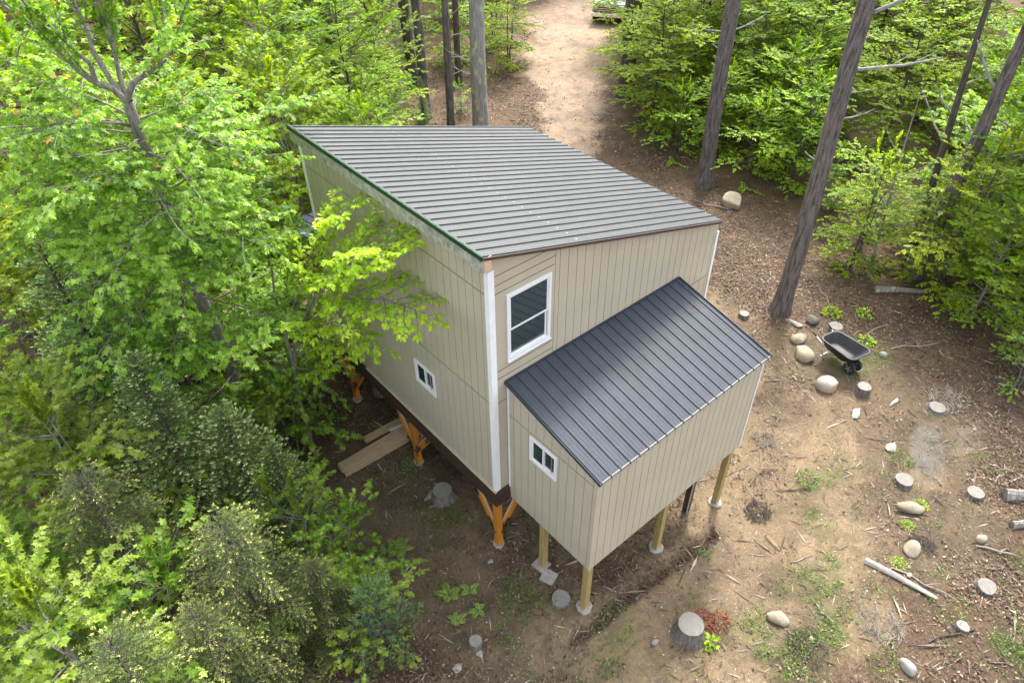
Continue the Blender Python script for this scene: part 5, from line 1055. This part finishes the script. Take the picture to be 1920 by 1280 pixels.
def d_lit(x, y):
    s = np.maximum(m_sand(x, y), m_drive(x, y)); cl = sstep(.25, .75, vnoise(x, y, 1.3, 31) * .6 + vnoise(x, y, .45, 32) * .4)
    return np.clip((.06 + .94 * cl ** 1.5) * (1 - .96 * s) * (1 - .86 * m_bare(x, y)) * (1 - .8 * m_ash(x, y)) + .5 * blob(x, y, 14, 2.5, 3.2, 5, -.2) + .9 * np.exp(-(segd(x, y, (-.2, -2.55), (4.0, -2.78)) / .12) ** 2), 0.015, 1)
XY, g = scatter(150000, d_lit, 1); n_ = len(XY); a = g.uniform(0, 6.283, n_)
P = np.stack([XY[:, 0], XY[:, 1], gh(XY[:, 0], XY[:, 1]) + g.uniform(.0, .035, n_)], -1); D = np.stack([np.cos(a), np.sin(a), g.normal(size=n_) * .25], -1)
tn = np.clip(g.beta(1.2, 1.9, n_) + .25 * (vnoise(XY[:, 0], XY[:, 1], 1.7, 33) - .5), 0, 1)
tag(link('leaf_litter', leafmesh('leaf_litter', P, D, norm(np.array([0, 0, 1.]) + g.normal(size=(n_, 3)) * .38), g.uniform(.025, .09, n_) * (1 + .35 * (XY[:, 1] > 9)), tn, 'flake', 'litter', wid=.8)), kind='stuff')
XY, g = scatter(34000, lambda x, y: .25 + .75 * d_lit(x, y), 2); n_ = len(XY); a = g.uniform(0, 6.283, n_)
P = np.stack([XY[:, 0], XY[:, 1], gh(XY[:, 0], XY[:, 1]) + .012], -1); D = np.stack([np.cos(a), np.sin(a), g.normal(size=n_) * .10], -1)
tag(link('twig_litter', leafmesh('twig_litter', P, D, norm(np.array([0, 0, 1.]) + g.normal(size=(n_, 3)) * .5), g.uniform(.08, .34, n_) * (1 + 1.0 * (g.random(n_) < .06)), g.beta(1.3, 1.6, n_), 'thin', 'stick', wid=.85)), kind='stuff')
XY, g = scatter(14000, lambda x, y: .15 + .5 * m_sand(x, y) + .35 * m_bare(x, y), 3); n_ = len(XY); a = g.uniform(0, 6.283, n_)
P = np.stack([XY[:, 0], XY[:, 1], gh(XY[:, 0], XY[:, 1]) + .004], -1); D = np.stack([np.cos(a), np.sin(a), g.normal(size=n_) * .3], -1)
tag(link('gravel', leafmesh('gravel', P, D, norm(np.array([0, 0, 1.]) + g.normal(size=(n_, 3)) * .3), .012 + .035 * g.random(n_) ** 3, g.random(n_), 'flake', 'pebble', wid=1.2)), kind='stuff')
XY, g = scatter(34000, lambda x, y: m_green(x, y) * .6 + (.06 + .22 * sstep(-3.8, -5.5, y) + .1 * (x < 1)) * sstep(.5, .7, vnoise(x, y, .5, 47)), 4); n_ = len(XY); a = g.uniform(0, 6.283, n_)
cl = vnoise(XY[:, 0], XY[:, 1], .25, 41); kk = cl > .48; XY, a = XY[kk], a[kk]; n_ = len(XY)
P = np.stack([XY[:, 0], XY[:, 1], gh(XY[:, 0], XY[:, 1]) + g.uniform(.0, .10, n_) * 1.0], -1); D = np.stack([np.cos(a), np.sin(a), g.uniform(-.1, .7, n_)], -1)
tag(link('weeds', leafmesh('weeds', P, D, norm(np.array([0, 0, 1.]) + g.normal(size=(n_, 3)) * .5), g.uniform(.02, .06, n_), np.clip(g.beta(1.5, 2, n_) + .3 * (vnoise(XY[:, 0], XY[:, 1], .9, 43) - .5), 0, 1), 'beech', 'weed')), kind='stuff')
